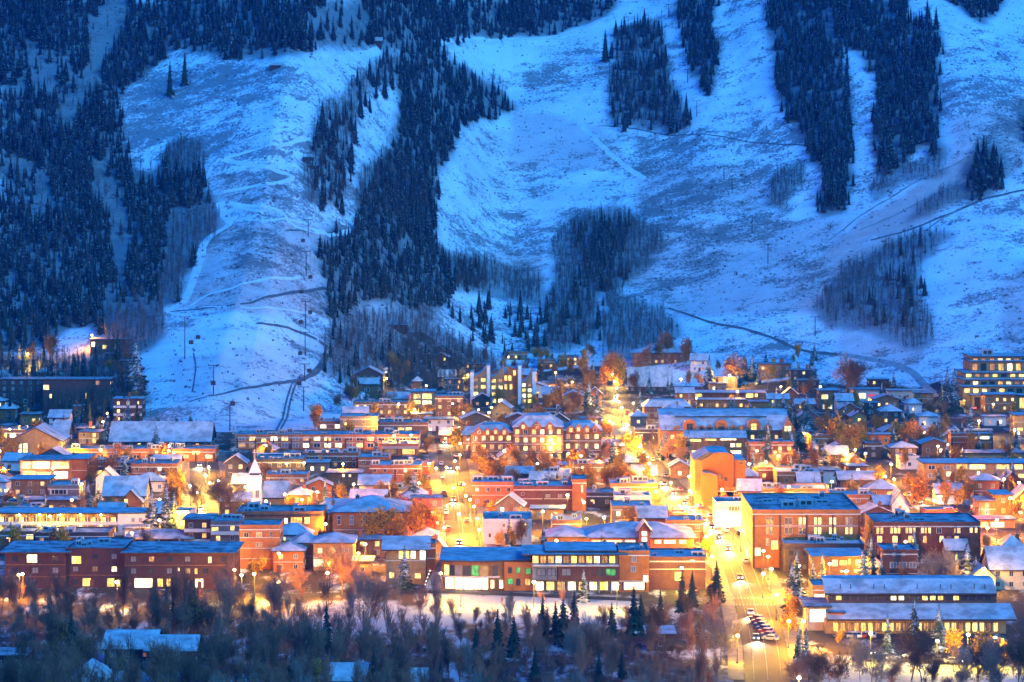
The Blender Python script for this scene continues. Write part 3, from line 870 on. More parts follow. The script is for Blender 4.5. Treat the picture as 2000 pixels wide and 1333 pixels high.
def B(name, label, x0, x1, yt, yb, dep=16, wall='brick', roof='flat', rh=3.0, st=None, p=0.3, ww=1.4, wh=1.6, gap=3.6,
      ex=(), snow='snow', over=0.8, shop=None, lits=('lit','lit','lit_w'), units=2, chim=0, balc=False, frame='trim',
      kind='bar', cat='building', group=None, auto=True, lm=None, yext=0.0, edge='dark', side=True, cornice=True):
    X, Y, Z, s = site(x0, x1, yb)
    w = (x1-x0)/s; h = (yb-yt)/s
    root = empty(name, (X, Y, Z))
    tag(root, label, cat, group)
    landmark(lm, X, Y, w) if lm else None
    wm = M[wall]
    if roof in ('flat','slab') and snow == 'snow' and rnd.random() < .5: snow = 'snow_dirty'
    mb = MB()
    if roof == 'gy':
        prism_y(mb, [(-w/2,-4),(w/2,-4),(w/2,h),(0,h+rh-.02),(-w/2,h)], 0, dep, [0]*5)
    elif roof == 'gx':
        prism_x(mb, [(0,-4),(0,h),(dep/2,h+rh-.02),(dep,h),(dep,-4)][::-1], -w/2, w/2, [0]*5)
    else:
        mb.box(-w/2, w/2, 0, dep, -4, h-.002)
    mb.build('wall', wm, root)
    if roof == 'flat':
        roof_flat(root, w, dep, h, wm, snow)
        if cornice:
            c = MB(); c.box(-w/2-.1, w/2+.1, -.22, -.004, h-.95, h-.6); c.build('cornice', M[frame], root)
    elif roof == 'slab': roof_slab(root, w, dep, h, over, snowm=snow, edge=edge)
    elif roof == 'gx': roof_gx(root, w, dep, h, rh, over, snow, edge)
    elif roof == 'gy': roof_gy(root, w, dep, h, rh, over, snow, edge)
    elif roof == 'hip': roof_hip(root, w, dep, h, rh, over, snow, edge)
    elif roof == 'trunc': roof_hip(root, w, dep, h, rh, over, snow, edge, top=0.55)
    # lit windows read off the photograph
    boxes = []
    for e in ex:
        a, b, c, d, pm = e[:5]; kd = e[5] if len(e) > 5 else ('shop' if (c-a) > 3.2*(d-b)*0.5 and (c-a)/s > 4 else 'bar')
        xc = ((a+c)/2-(x0+x1)/2)/s; z = (yb-d)/s; ew = (c-a)/s; eh = (d-b)/s
        z = max(z, 0.15); eh = min(eh, h-z-.3) if roof not in ('gy',) else eh
        xc = max(-w/2+ew/2+.05, min(w/2-ew/2-.05, xc))
        boxes.append((xc-ew/2-.5, xc+ew/2+.5, z-.5, z+eh+.5))
        window(root, xc, z, ew, eh, pm, kd, frame)
    st = st or max(1, int(round(h/3.5)))
    z0 = 0.0; hh = h
    if shop:
        n = max(1, int(w/6)); 
        for i in range(n):
            window(root, -w/2+w*(i+.5)/n, .4, w/n*.8, 2.5, shop if rnd.random() < .85 else 'lit_dim', 'shop', 'dark', name='shop_window')
        c = MB(); c.box(-w/2-.05, w/2+.05, -.5, -.095, 3.05, 3.3, 0, top=1); c.build('awning', [M['trim'], M['snow']], root)
        z0 = 3.6; hh = h-3.6; st = max(1, st-1)
    if auto and hh > 2.2:
        skip = lambda x, z, a, b: any(x+a/2 > q[0] and x-a/2 < q[1] and z+b > q[2] and z < q[3] for q in boxes)
        auto_windows(root, w, hh, st, gap, ww, wh, p, lits, frame, kind, skip, z0)
    if balc:
        for f in range(1, st+1):
            z = z0+f*hh/st-.15 if f < st else None
            if z is None: continue
            c = MB(); c.box(-w/2+.1, w/2-.1, -1.4, -.1, z-.22, z, 0, top=1)
            c.box(-w/2+.1, w/2-.1, -1.44, -1.38, z+.004, z+.95, 0); c.build('balcony', [M[frame], M['snow']], root)
    if wall.startswith('brick') or wall in ('stone','grey'):
        if w > 18 and roof == 'flat':
            n = int(w/8)
            for i in range(n+1): link_mesh('pilaster', PIL, root, (-w/2+.35+(w-.7)*i/n, 0, 0), (1, 1, max(h-1.0, 1)))
        for f in range(1, st):
            zc = z0+f*hh/st-.12
            if not balc and not any(q[2]+.4 < zc < q[3]-.4 for q in boxes):
                c = MB(); c.box(-w/2-.06, w/2+.06, -.12, -.101+.0, zc, zc+.22, 0); c.box(-w/2-.04, w/2+.04, -.10, -.005, zc+.03, zc+.19, 0); c.build('belt_course', M['trim' if frame == 'trim' else 'wood'], root)
    if w > 9 and not shop and auto: link_mesh('door', DOOR, root, (rnd.uniform(-w*.35, w*.35), -.005, .02), (1.3, 1.6, 1.1))
    # side wall windows where the side faces the lens
    if side and abs(X) > 60:
        sx = -w/2 if X > 0 else w/2
        n = max(1, int(dep/5)); fh = hh/st
        for f in range(st):
            for i in range(n):
                pm = rnd.choice(lits) if rnd.random() < p*.6 else 'glass'
                window(root, sx, z0+f*fh+fh*.28, ww, min(wh, fh*.6), pm, kind, frame, y=dep*(i+.5)/n, rz=(-math.pi/2 if X > 0 else math.pi/2))
    if roof in ('flat',) and units:
        for i in range(units+int(w/14)):
            link_mesh('roof_unit', UNIT, root, (rnd.uniform(-w*.4, w*.4), dep*rnd.uniform(.2,.8), h+.281), (rnd.uniform(.4,2.4), rnd.uniform(.7,1.6), rnd.uniform(.6,1.9)))
    for i in range(chim):
        cx = rnd.uniform(-w*.38, w*.38)
        cz = h+(rh*0.3 if roof in ('gx','hip') else (max(0, rh*(1-abs(cx)/(w/2))-.6) if roof == 'gy' else .1))
        link_mesh('chimney', CHIM[rnd.choice(list(CHIM))], root, (cx, dep*(.62 if roof in ('gx','hip') else .5), cz-.3), (1, 1, 1.2))
    root['w'] = w; root['h'] = h; root['s'] = s
    return root

M['lit_hot'] = emit('dazzling_lit_glass', (1.0, 0.90, 0.55), 9, .4)
# ---------------------------------------------------------------- nearest row, left to right
W, Lw, Ly, G_, D_ = 'lit_w', 'lit', 'lit_y', 'lit_g', 'glass'
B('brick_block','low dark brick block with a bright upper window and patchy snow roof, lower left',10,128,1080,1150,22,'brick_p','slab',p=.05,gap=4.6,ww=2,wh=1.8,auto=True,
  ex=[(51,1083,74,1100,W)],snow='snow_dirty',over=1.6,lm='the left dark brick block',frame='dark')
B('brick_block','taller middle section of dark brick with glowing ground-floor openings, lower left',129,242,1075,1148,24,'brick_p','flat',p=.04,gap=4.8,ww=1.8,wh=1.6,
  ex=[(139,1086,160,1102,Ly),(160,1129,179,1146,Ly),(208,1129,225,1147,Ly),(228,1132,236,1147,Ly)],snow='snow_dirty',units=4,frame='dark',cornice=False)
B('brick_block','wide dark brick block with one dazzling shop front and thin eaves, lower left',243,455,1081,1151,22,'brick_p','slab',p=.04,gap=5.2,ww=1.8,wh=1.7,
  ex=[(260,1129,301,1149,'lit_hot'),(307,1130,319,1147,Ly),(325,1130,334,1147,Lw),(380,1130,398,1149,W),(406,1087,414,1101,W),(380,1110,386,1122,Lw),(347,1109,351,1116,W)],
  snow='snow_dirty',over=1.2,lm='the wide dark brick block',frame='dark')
B('pavilion','low pavilion with a wide snow-covered hexagonal roof beside the motel end wall',262,360,1052,1078,14,'wood_d','hip',2.0,p=.15,over=3.5,snow='snow_dirty',lm='the hexagon-roofed pavilion')
B('low_building','low dark flat-roofed building below the lit motel gallery',70,212,1044,1066,14,'wood_d','flat',p=.1,units=3,snow='snow')
B('low_building','small low building with an amber window left of the lower motel annex',0,66,1042,1066,12,'wood','flat',p=.2,ex=[(53,1042,68,1054,Ly)],units=1)
# motel with a lit gallery
def motel():
    x0, x1, yt, yb = -30, 296, 1006, 1046
    X, Y, Z, s = site(x0, x1, yb); w = (x1-x0)/s; h = (yb-yt)/s; r = empty('motel', (X, Y, Z))
    tag(r, 'long two-storey motel with a lit gallery and a blank pale end wall', 'motel'); landmark('the lit motel', X, Y, w)
    xe = w/2-66/s
    mb = MB(); mb.box(-w/2, xe, 1.6, 14, -3, h); mb.build('wall', M['stone'], r)
    mb = MB(); mb.box(xe, w/2, 0, 14, -5, h+.4); mb.build('end_wall', M['pink'], r)
    roof_slab(r, w, 14, h+.4, .5)
    for z in (0.0, h/2):
        mb = MB(); mb.box(-w/2, xe-.01, -.1, 1.595, z-.05, z+.25, 0, top=1); mb.box(-w/2, xe-.01, -.1, -.02, z+.26, z+1.2, 0); mb.build('balcony', [M['trim'], M['snow']], r)
    n = 13
    post = MB(); post.box(-.12,.12,-.08,.12,0,1); pm = post.mesh('post', [M['trim']])
    for i in range(n):
        x = -w/2+(xe+w/2)*(i+.5)/n
        link_mesh('post', pm, r, (x-1.6, .3, .26), (1,1,h))
        for f in (0, 1):
            z = .3+f*h/2
            window(r, x, z+.1, 2.0, 2.2, Ly if i % 2 else Lw, 'bar', 'dark', y=1.6)
            mb = 'wood_d'
            link_mesh('door', DOOR, r, (x+1.7, 1.6, z), (1,1,1))
            if i % 2: link_mesh('gallery_lamp', BULB, r, (x-.6, .6, z+h/2-.55))
    for x in (260, 274):
        for y in (1014, 1032): window(r, (x-(x0+x1)/2)/s, (yb-y)/s-1.2, 1.3, 1.6, 'blind', 'bar', 'trim')
mb = MB(); mb.box(-.22,.22,-.22,.22,0,.3,0); BULB = mb.mesh('gallery_lamp', [emit_plain('gallery_lamp_glass', (1.0,.62,.2), 170)])
mb = MB(); mb.box(-.3,.3,-.2,.2,0,.3,0); BULB_O = mb.mesh('wall_lamp', [emit_plain('wall_lamp_glass', (1.0,.6,.2), 16)])
motel()
B('apartment_block','stepped grey apartment block right of the hexagon-roofed pavilion',360,412,1016,1078,14,'wood_d','slab',p=.2,balc=True,snow='snow')
B('apartment_block','grey flat-roofed block with stacked balconies left of the orange brick box',412,468,1022,1082,16,'grey','flat',p=.25,balc=True,ex=[(411,1030,426,1038,Ly),(440,1066,448,1074,W),(452,1069,462,1076,Lw)])
B('orange_building','plain orange brick box with a snow coping and three small windows',468,546,1030,1112,15,'brick_o','flat',p=.15,gap=5.4,units=0,ex=[(476,1040,486,1050,D_),(500,1039,512,1050,'lit_dim'),(526,1039,532,1049,D_),(500,1060,512,1068,'lit_dim')],auto=False,lm='the orange brick box')
B('office_building','dark three-storey building with two bright square windows behind the orange brick box',462,632,1003,1066,18,'wood','flat',p=.15,frame='dark',units=7,
  ex=[(555,1012,562,1024,W),(566,1010,592,1024,Ly),(594,1010,606,1024,Ly),(554,1034,571,1046,W),(580,1034,597,1046,W)],auto=False,lm='the three-storey dark office')
B('school_house','broad orange-lit brick hall with a hipped snowy roof and tall windows',650,796,1002,1068,26,'brick_o','hip',4.2,st=2,p=.05,ww=1.3,wh=3.2,gap=3.6,kind='cross',chim=2,lm='the hipped brick hall')
B('shop_building','small shop with an arched snowy roof in front of the brick hall',572,614,1062,1110,12,'stone','hip',2.4,ex=[(577,1062,592,1070,W)],p=.3)
B('shop_building','wide golden-lit shop with a low snowy hipped roof beside bare trees',612,690,1062,1115,14,'stone','hip',2.4,ex=[(600,1092,618,1107,W),(620,1094,632,1106,W)],p=.3,lits=(Ly,),lm='the golden-lit shop')
B('shop_building','little orange shop with a snowy hipped roof just right of the orange box',534,592,1078,1118,12,'brick_o','hip',2.0,p=.4)
B('corner_house','bright glass-fronted house with a wavy snowy roof beside the outdoor stairs',754,832,1072,1142,14,'stone','gx',2.6,
  ex=[(778,1074,800,1092,Ly),(802,1076,812,1092,W),(822,1074,834,1094,W),(760,1118,770,1130,Ly),(810,1120,822,1130,Lw)],auto=False,over=1.4,lm='the wavy-roofed corner house')
B('brick_tower','narrow red brick stair tower on the right end of the wavy-roofed house',834,850,1066,1140,10,'brick','flat',auto=False,units=0)

def gallery():
    X, Y, Z, s = site(862, 1040, 1152); w = 178/s; h = 56/s; r = empty('art_gallery', (X, Y, Z))
    tag(r, 'curved-front gallery with a broad snowy roof, green glowing window and dazzling white ground floor', 'gallery'); landmark('the curved white gallery', X, Y, w)
    def px(x): return (x-951)/s
    def pz(y): return (1152-y)/s
    n = 14; arc = [(-w/2+w*i/n, -2.2*math.sin(math.pi*min(1, i/n*1.25))) for i in range(n+1)]
    mb = MB()
    for a, b in zip(arc[:-1], arc[1:]): mb.poly([(*a, -2),(*b, -2),(*b, h),(*a, h)])
    mb.box(-w/2, w/2, 2.3, 26, -2, h-.01); mb.build('wall', M['wood'], r)
    mb = MB()
    top = [(x-.6, y-1.2) for x, y in arc]+[(w/2+.6, 27), (-w/2-.6, 27)]
    mb.poly([(x, y, h+.5) for x, y in top], 1); mb.poly([(x, y, h) for x, y in reversed(top)], 0)
    for i in range(len(top)):
        a, b = top[i], top[(i+1) % len(top)]; mb.poly([(*a, h),(*b, h),(*b, h+.5),(*a, h+.5)], 0)
    mb.build('roof', [M['dark'], M['snow']], r)
    def curved(name, xa, xb, za, zb, mat, off=.08):
        q = MB(); k = max(1, int((xb-xa)/1.5))
        f = lambda x: float(np.interp(x, [p[0] for p in arc], [p[1] for p in arc]))-off
        for i in range(k):
            u, v = xa+(xb-xa)*i/k, xa+(xb-xa)*(i+1)/k
            q.poly([(u, f(u), za),(v, f(v), za),(v, f(v), zb),(u, f(u), zb)])
        return q.build(name, M[mat], r)
    for a, b, m_ in ((868,877,Ly),(878,888,D_),(889,903,'blind'),(904,920,D_),(922,935,G_),(937,954,'lit_dim'),(962,972,D_)): curved('window', px(a), px(b), pz(1123), pz(1103), m_)
    curved('ledge', px(866), px(976), pz(1127), pz(1124), 'trim', .3)
    for a, b in ((870,888),(889,906),(907,924),(925,942),(943,954)): curved('shop_window', px(a), px(b-1.2), pz(1149), pz(1128), 'lit_hot')
    for x0, x1, y0, y1, m_ in ((992,1000,1106,1118,D_),(1008,1016,1106,1118,G_),(1026,1038,1108,1120,G_),(992,1002,1128,1140,G_),(1008,1016,1128,1142,D_),(1025,1036,1128,1142,Lw),(958,966,1130,1148,W),(975,983,1130,1148,W)):
        window(r, px((x0+x1)/2), pz(y1), (x1-x0)/s, (y1-y0)/s, m_, 'bar', 'dark', y=-2.25)
    mb = MB(); mb.box(px(985), w/2, -2.2, 2.29, -2, h-.02); mb.build('brick_front', M['brick_o'], r)
gallery()

def museum():
    X, Y, Z, s = site(1040, 1208, 1157); w = 168/s; h = 76/s; r = empty('museum_building', (X, Y, Z))
    tag(r, 'modern three-storey museum with floating snowy roofs, lit glass top floor and a green window', 'museum'); landmark('the modern museum', X, Y, w)
    px = lambda x: (x-1124)/s; pz = lambda y: (1157-y)/s
    mb = MB(); mb.box(-w/2, w/2, 1.2, 20, -2, pz(1083)); mb.build('wall', M['grey'], r)
    mb = MB(); mb.box(-w/2, px(1088), -.6, 1.195, pz(1132), pz(1105), 0); mb.build('glass_bay', M['blind'], r)
    mb = MB(); mb.box(px(1090), w/2+.3, -.9, 1.195, pz(1133), pz(1106), 0); mb.build('brick_band', M['brick_d'], r)
    roof_slab(r, 120/s, 16, pz(1081), 1.6, .6, x0=px(1075), y0=3)
    roof_slab(r, 190/s, 18, pz(1084), 1.4, .35, x0=px(1028), y0=0)
    mb = MB(); mb.box(-w/2, w/2, -1.8, 1.195, pz(1105), pz(1103), 0, top=1); mb.build('terrace', [M['trim'], M['snow']], r)
    for i in range(11):
        x = 1046+i*15
        window(r, px(x), pz(1102), 13/s, 15/s, [Ly,'lit_dim',Lw,W,'lit_dim'][i % 5], 'bar', 'dark', y=1.19)
    for x0_, x1_, m_, y_ in ((1048,1066,'blind',-.61),(1068,1086,'blind',-.61),(1096,1116,'blind',-.91),(1164,1178,D_,-.91),(1182,1204,G_,-.91)):
        window(r, px((x0_+x1_)/2), pz(1124), (x1_-x0_)/s, 14/s, m_, 'bar', 'dark', y=y_)
    for i in range(8):
        x = 1046+i*21
        window(r, px(x+8), .3, 17/s, 18/s, [W,Ly,Lw,W,Ly,W,Ly,W][i], 'shop', 'dark', y=1.19)
    for i in range(7):
        c = MB(); c.box(-.15,.15,-1.6,-1.3,0,pz(1134)); c.build('column', M['metal'], r, (px(1050+i*24), 0, 0))
museum()
B('brick_block','orange-lit brick annex with paired windows right of the museum',1209,1268,1080,1156,18,'brick_o','flat',st=3,p=.1,gap=4.3,wh=2,ex=[(1256,1124,1266,1138,W),(1232,1106,1242,1118,'blind')],shop=W)
B('brick_block','tall dark brick block with a flat snowy coping left of the main street',1269,1378,1092,1152,18,'brick_d','flat',p=.02,ex=[(1318,1118,1332,1134,Ly),(1348,1094,1356,1097,W)],auto=False,lm='the tall dark brick block')
# civic hall with long lit window bands
B('civic_hall','long brick civic hall with twin snowy hipped roofs and rows of lit windows',1140,1355,1052,1092,24,'brick_o','hip',3.6,auto=False,lm='the civic hall',
  ex=[(1155,1055,1178,1062,W),(1182,1055,1216,1062,W),(1220,1055,1242,1062,W),(1278,1055,1292,1062,W),(1296,1055,1320,1062,W),(1326,1055,1341,1062,W),
      (1150,1073,1170,1082,W),(1180,1073,1214,1082,W),(1220,1073,1228,1082,W),(1260,1073,1272,1082,W),(1278,1073,1292,1082,W),(1297,1072,1322,1085,W),(1330,1073,1340,1082,Lw)])
B('dormer_tower','little gabled tower with a tall white window before the civic hall roof',1248,1270,1036,1094,9,'brick','gy',2.4,auto=False,ex=[(1253,1038,1264,1047,W),(1253,1049,1264,1058,W)],cat='tower')
B('low_building','low hip-roofed wing at the left end of the civic hall',1070,1140,1050,1092,16,'wood','hip',2.4,p=.15)
B('white_building','pale four-storey commercial building with a red-tinged snowy roof beside the red-lit street',944,1038,1018,1064,20,'pink','flat',auto=False,lm='the pale red-street building',
  ex=[(954,1042,959,1050,D_),(972,1044,976,1048,D_),(985,1041,989,1050,D_),(991,1041,996,1050,D_),(1007,1044,1011,1048,D_),(1025,1041,1029,1049,'lit_dim'),(981,1021,987,1030,'lit_dim'),(993,1021,999,1030,Lw),(1024,1022,1028,1031,Lw)],units=2)
B('brick_block','brown brick block with a plain snowy flat roof behind the civic hall wing',1078,1136,1020,1052,16,'brick','flat',p=.08,gap=5)
B('restaurant','bright yellow-lit restaurant terrace behind the civic hall',1195,1272,992,1034,16,'stone','flat',p=.9,lits=(W,Ly),shop='lit_hot',units=2,lm='the bright yellow restaurant')
B('brick_pavilion','square brick pavilion with a cross-gabled snowy roof by the main street',1246,1300,1012,1050,14,'brick','gx',3.0,auto=False,ex=[(1264,1024,1272,1030,D_),(1276,1024,1286,1030,D_)],lm='the cross-gabled brick pavilion')
B('corner_shop','orange-lit brick shop between the cross-gabled pavilion and the main street',1302,1374,1020,1056,14,'brick_o','flat',st=2,p=.25,units=2)
# Victorian hotel on the corner
B('corner_hotel','big four-storey orange brick hotel on the street corner with paired tall windows',1470,1680,1000,1110,44,'brick_o','flat',st=4,auto=False,lm='the corner hotel',units=12,snow='snow_dirty',
  ex=[(x+dx,y,x+dx+6,y+14,m_,'bar') for (x, row) in ((1496,'dd'),(1533,'dd'),(1560,'ld'),(1590,'ll'),(1619,'ll'),(1651,'Dl')) for dx in (0,8) for y, m_ in ((1011,{'d':D_,'l':Ly,'D':'lit_dim'}[row[0]]),(1030,{'d':D_,'l':Ly,'D':D_}[row[1]]))]
     +[(x,1052,x+6,1066,'lit_dim','bar') for x in range(1496,1660,28)]+[(1474,1070,1486,1086,W),(1506,1056,1520,1074,Ly)])
B('side_hotel','dark brick hotel with three rows of glowing amber windows at right',1708,1915,1024,1092,24,'brick_d','flat',auto=False,lm='the amber-windowed hotel',units=4,
  ex=[(1711,1031,1717,1043,Lw),(1719,1031,1725,1043,Lw),(1739,1031,1744,1042,Lw),(1746,1031,1751,1042,Lw),(1753,1031,1758,1042,Lw),(1769,1031,1774,1042,Lw),(1776,1031,1781,1042,Lw),(1783,1031,1788,1042,Lw),
      (1799,1031,1804,1042,Lw),(1806,1031,1811,1042,Lw),(1813,1031,1818,1042,Lw),(1829,1031,1839,1042,D_),(1860,1031,1866,1042,Lw),(1869,1031,1876,1042,Lw),(1894,1031,1900,1041,Lw),(1904,1031,1909,1041,Lw),
      (1713,1047,1723,1060,Lw),(1743,1047,1753,1060,Lw),(1774,1047,1784,1060,Lw),(1803,1047,1813,1060,Lw),(1835,1047,1843,1060,Lw),(1862,1047,1873,1060,Lw),(1713,1064,1723,1076,Lw)])
B('dark_house','dark timber lodge with three bright upper windows behind tall spruces',1590,1685,1088,1142,16,'wood_d','slab',auto=False,over=1.2,ex=[(1625,1094,1636,1106,W),(1640,1095,1654,1104,Ly),(1657,1093,1661,1102,Ly),(1671,1094,1681,1104,Ly),(1641,1114,1646,1118,W),(1653,1114,1658,1118,W),(1668,1113,1678,1118,Ly)],lm='the dark timber lodge')
B('dark_house','dark flat-roofed office with a snowy terrace behind the timber lodge',1532,1688,1066,1120,14,'wood_d','flat',p=.03,units=4,frame='dark')
B('brick_block','small dark brick block with two pale windows below the amber-windowed hotel',1724,1792,1078,1142,14,'brick_d','flat',auto=False,ex=[(1743,1078,1749,1086,'blind'),(1762,1078,1768,1086,'blind'),(1738,1098,1752,1110,'blind'),(1755,1098,1772,1110,'blind'),(1775,1098,1790,1110,'blind'),(1760,1134,1770,1140,W)],units=1)
B('white_house','pale house with a long snowy gable roof and brick chimney at the right edge',1936,2040,1112,1152,16,'stucco','gx',5.5,p=.05,chim=1,lm='the pale right-edge house',cat='house')
B('garage_wing','low gabled wing in front of the pale house at the right edge',1895,1944,1128,1156,12,'stucco','gy',3.0,auto=False,cat='house')

def long_hall():
    X, Y, Z, s = site(1612, 1965, 1238); w = 353/s; r = empty('long_hall', (X, Y, Z))
    tag(r, 'very long low hall with two tiers of snowy roof and a clerestory window band', 'hall'); landmark('the long low hall', X, Y, w)
    px = lambda x: (x-1788.5)/s; pz = lambda y: (1238-y)/s
    mb = MB(); mb.box(-w/2, w/2, 0, 9, -2, pz(1212)); mb.build('wall', M['stone'], r)
    mb = MB(); mb.box(-w/2+2, w/2-1, 9.01, 20, -2, pz(1174)); mb.build('upper_wall', M['wood_d'], r)
    mb = MB(); prism_x(mb, [(-1.2,pz(1212)),(9,pz(1188)-.6),(9,pz(1188)-.1),(-1.2,pz(1212)+.5)], px(1616), px(1985), [0,0,1,0]); mb.build('roof', [M['dark'], M['snow']], r)
    mb = MB(); prism_x(mb, [(8.2,pz(1172)),(15,pz(1150)),(21,pz(1150)),(21,pz(1150)+.5),(15,pz(1150)+.5),(8.2,pz(1172)+.5)], px(1618), px(1958), [0,0,0,1,1,0]); mb.build('upper_roof', [M['dark'], M['snow']], r)
    for i in range(21):
        x = 1630+i*15.5
        m_ = W if i in (8, 9) else (Lw if i in (1, 12, 13, 14, 16) else D_)
        window(r, px(x), pz(1186)+.4, 12/s, 9/s, m_, 'bar', 'dark', y=9.0)
    for i in range(24):
        x = 1632+i*13.6
        window(r, px(x), .5, 10/s, 2.6, [Ly,Lw,'lit_dim',Lw][i % 4], 'bar', 'dark', y=0)
    pv_ = MB(); pv_.box(-.1,.1,-.1,.1,0,1.4,0); vm = pv_.mesh('roof_vent', [M['dark']])
    for x in (1650,1670,1716,1737,1802,1848,1869,1915,1936): link_mesh('roof_vent', vm, r, (px(x), 10.2, pz(1169)+.9))
long_hall()
B('glass_entrance','white glowing glass cube at the left end of the long low hall',1578,1616,1186,1232,14,'stucco','slab',auto=False,ex=[(1580,1190,1614,1216,'lit_hot','shop')],over=1.2,lm='the glowing glass entrance')
B('entrance_annex','square two-storey annex with a lit strip window above the glowing glass entrance',1588,1616,1148,1200,12,'stone','flat',auto=False,ex=[(1589,1161,1615,1168,W)],units=0)
B('kiosk','small orange kiosk with one bright square window beside the glowing entrance',1620,1648,1198,1236,6,'brick_o','slab',auto=False,ex=[(1624,1206,1636,1220,W)],over=.5,cat='kiosk')
# outdoor stairs
def stairs():
    X, Y, Z, s = site(826, 868, 1150); r = empty('outdoor_stairs', (X, Y, Z)); tag(r, 'wide snowy outdoor stairs with lit railings beside the curved white gallery', 'stairs')
    n = 16; w = 36/s
    st = MB(); st.box(-.5, .5, 0, 1.1, 0, .36, 0, top=1); sm = st.mesh('step', [M['concrete'], M['snow']])
    for i in range(n): link_mesh('step', sm, r, (i*.18, i*1.1, i*.36-.1), (w*(1-i*.02), 1, 1))
    for q in (-1, 1):
        mb = MB()
        for i in range(0, n, 2): mb.box(q*w/2-.06+i*.15, q*w/2+.06+i*.15, i*1.1, i*1.1+.12, i*.36, i*.36+1.3)
        mb.tube((q*w/2, 0, 1.25), (q*w/2+n*.15, n*1.1, n*.36+1.25), .08, .08); mb.build('railing', M['metal'], r)
        for i in range(1, n, 2): link_mesh('stair_lamp', STL, r, (q*w/2+i*.15, i*1.1, i*.36+.6))
mb = MB(); mb.box(-.16,.16,-.16,.16,0,.22,0); STL = mb.mesh('stair_lamp', [emit_plain('stair_lamp_glass', (1.0,.75,.45), 8)])
stairs()
M['fin'] = surf('white_render', (0.80, 0.76, 0.68), (0.70, 0.66, 0.60))
# ---------------------------------------------------------------- church
def church():
    X, Y, Z, s = site(482, 511, 990); r = empty('church', (X, Y, Z))
    tag(r, 'small church with a pale pointed steeple, cross on top and steep snowy roof', 'church'); landmark('the white-steepled church', X, Y, 12)
    w = 28/s; pz = lambda y: (990-y)/s
    mb = MB(); mb.box(-w/2, w/2, 0, w, -1, pz(984)); mb.build('tower_base', M['brick'], r)
    mb = MB()
    q = lambda a, z: [(-a, w/2-a, z), (a, w/2-a, z), (a, w/2+a, z), (-a, w/2+a, z)]
    levels = [(w/2, pz(984)), (w/2*.92, pz(945)), (w/2*.92, pz(935)), (w/2*.72, pz(929))]
    for (a, z0), (b, z1) in zip(levels[:-1], levels[1:]):
        A, Bq = q(a, z0), q(b, z1)
        for i in range(4): j = (i+1) % 4; mb.poly([A[i], A[j], Bq[j], Bq[i]])
    mb.poly(q(levels[-1][0], levels[-1][1])); mb.build('tower', M['fin'], r)
    mb = MB(); a = w/2*.68; mb.box(-a, a, w/2-a, w/2+a, pz(929)+.01, pz(925)); mb.build('belfry', M['dark'], r)
    mb = MB(); b = w/2*.8; A = q(b, pz(925)+.01); tip = (0, w/2, pz(897))
    for i in range(4): mb.poly([A[i], A[(i+1) % 4], tip])
    mb.poly(A[::-1]); mb.build('spire', M['fin'], r)
    mb = MB(); z = pz(898); mb.box(-.1, .1, w/2-.1, w/2+.1, z, pz(880)); mb.box(-.9, -.11, w/2-.08, w/2+.08, pz(886), pz(886)+.2); mb.box(.11, .9, w/2-.08, w/2+.08, pz(886), pz(886)+.2); mb.build('cross', M['trim'], r)
    for x in (-1.15, 1.15):
        window(r, x, pz(973), 1.5, 3.0, 'blind', 'bar', 'trim', y=-.005+.0)
    # nave to the right with a steep roof
    mb = MB(); prism_x(mb, [(5,-1),(5,3),(10,8),(15,3),(15,-1)][::-1], w/2, w/2+11, [0]*5); mb.build('nave_wall', M['stone'], r)
    mb = MB(); prism_x(mb, [(4.3,2.3),(10,8),(15.7,2.3),(15.7,2.8),(10,8.5),(4.3,2.8)], w/2+.01, w/2+11.6, [0,0,0,1,1,0]); mb.build('nave_roof', [M['dark'], M['snow']], r)
church()
# ---------------------------------------------------------------- opera block
def opera():
    X, Y, Z, s = site(1358, 1456, 985); r = empty('opera_house', (X, Y, Z))
    tag(r, 'tall plain orange sandstone opera house with a stepped gable and slanting snowy roof edge', 'opera house'); landmark('the orange opera house', X, Y, 20)
    px = lambda x: (x-1407)/s; pz = lambda y: (985-y)/s
    mb = MB()
    prof = [(px(1371),-1),(px(1433),-1),(px(1433),pz(890)),(px(1424),pz(886)),(px(1410),pz(884)),(px(1398),pz(885)),(px(1371),pz(900))]
    prism_y(mb, prof, 0, 24, [0,0,0,1,1,1,1]); mb.build('main_wall', [M['sandstone'], M['snow']], r)
    mb = MB(); prism_y(mb, [(px(1357),-1),(px(1371)-.01,-1),(px(1371)-.01,pz(901)),(px(1357),pz(899))], 1, 26, [0,0,0,0]); mb.build('side_wing', M['brick_o'], r)
    mb = MB(); mb.box(px(1434), px(1457), 2, 24, -1, pz(900), 0, top=1); mb.build('rear_wing', [M['sandstone'], M['snow']], r)
    mb = MB(); mb.box(px(1433)+.01, px(1434)-.01, .5, 1.9, 0, pz(888)); mb.build('seam', M['dark'], r)
    mb = MB(); prism_y(mb, [(px(1355),pz(899)),(px(1371),pz(900)),(px(1398),pz(884)),(px(1384),pz(884))], .3, 22, [1,1,1,1]); mb.build('roof', [M['dark'], M['snow']], r)
    mb = MB(); prism_y(mb, [(px(1369),-1),(px(1400),-1),(px(1400),pz(928)),(px(1385),pz(922)),(px(1369),pz(920))], -5, -.01, [0,0,1,1,0]); mb.build('lower_wing', [M['sandstone'], M['snow']], r)
    for x, y in ((1449,908),(1408,936),(1418,940)): window(r, px(x), pz(y), 1.2, 1.6, D_, 'bar', 'dark', y=2.0 if x > 1434 else 0)
opera()
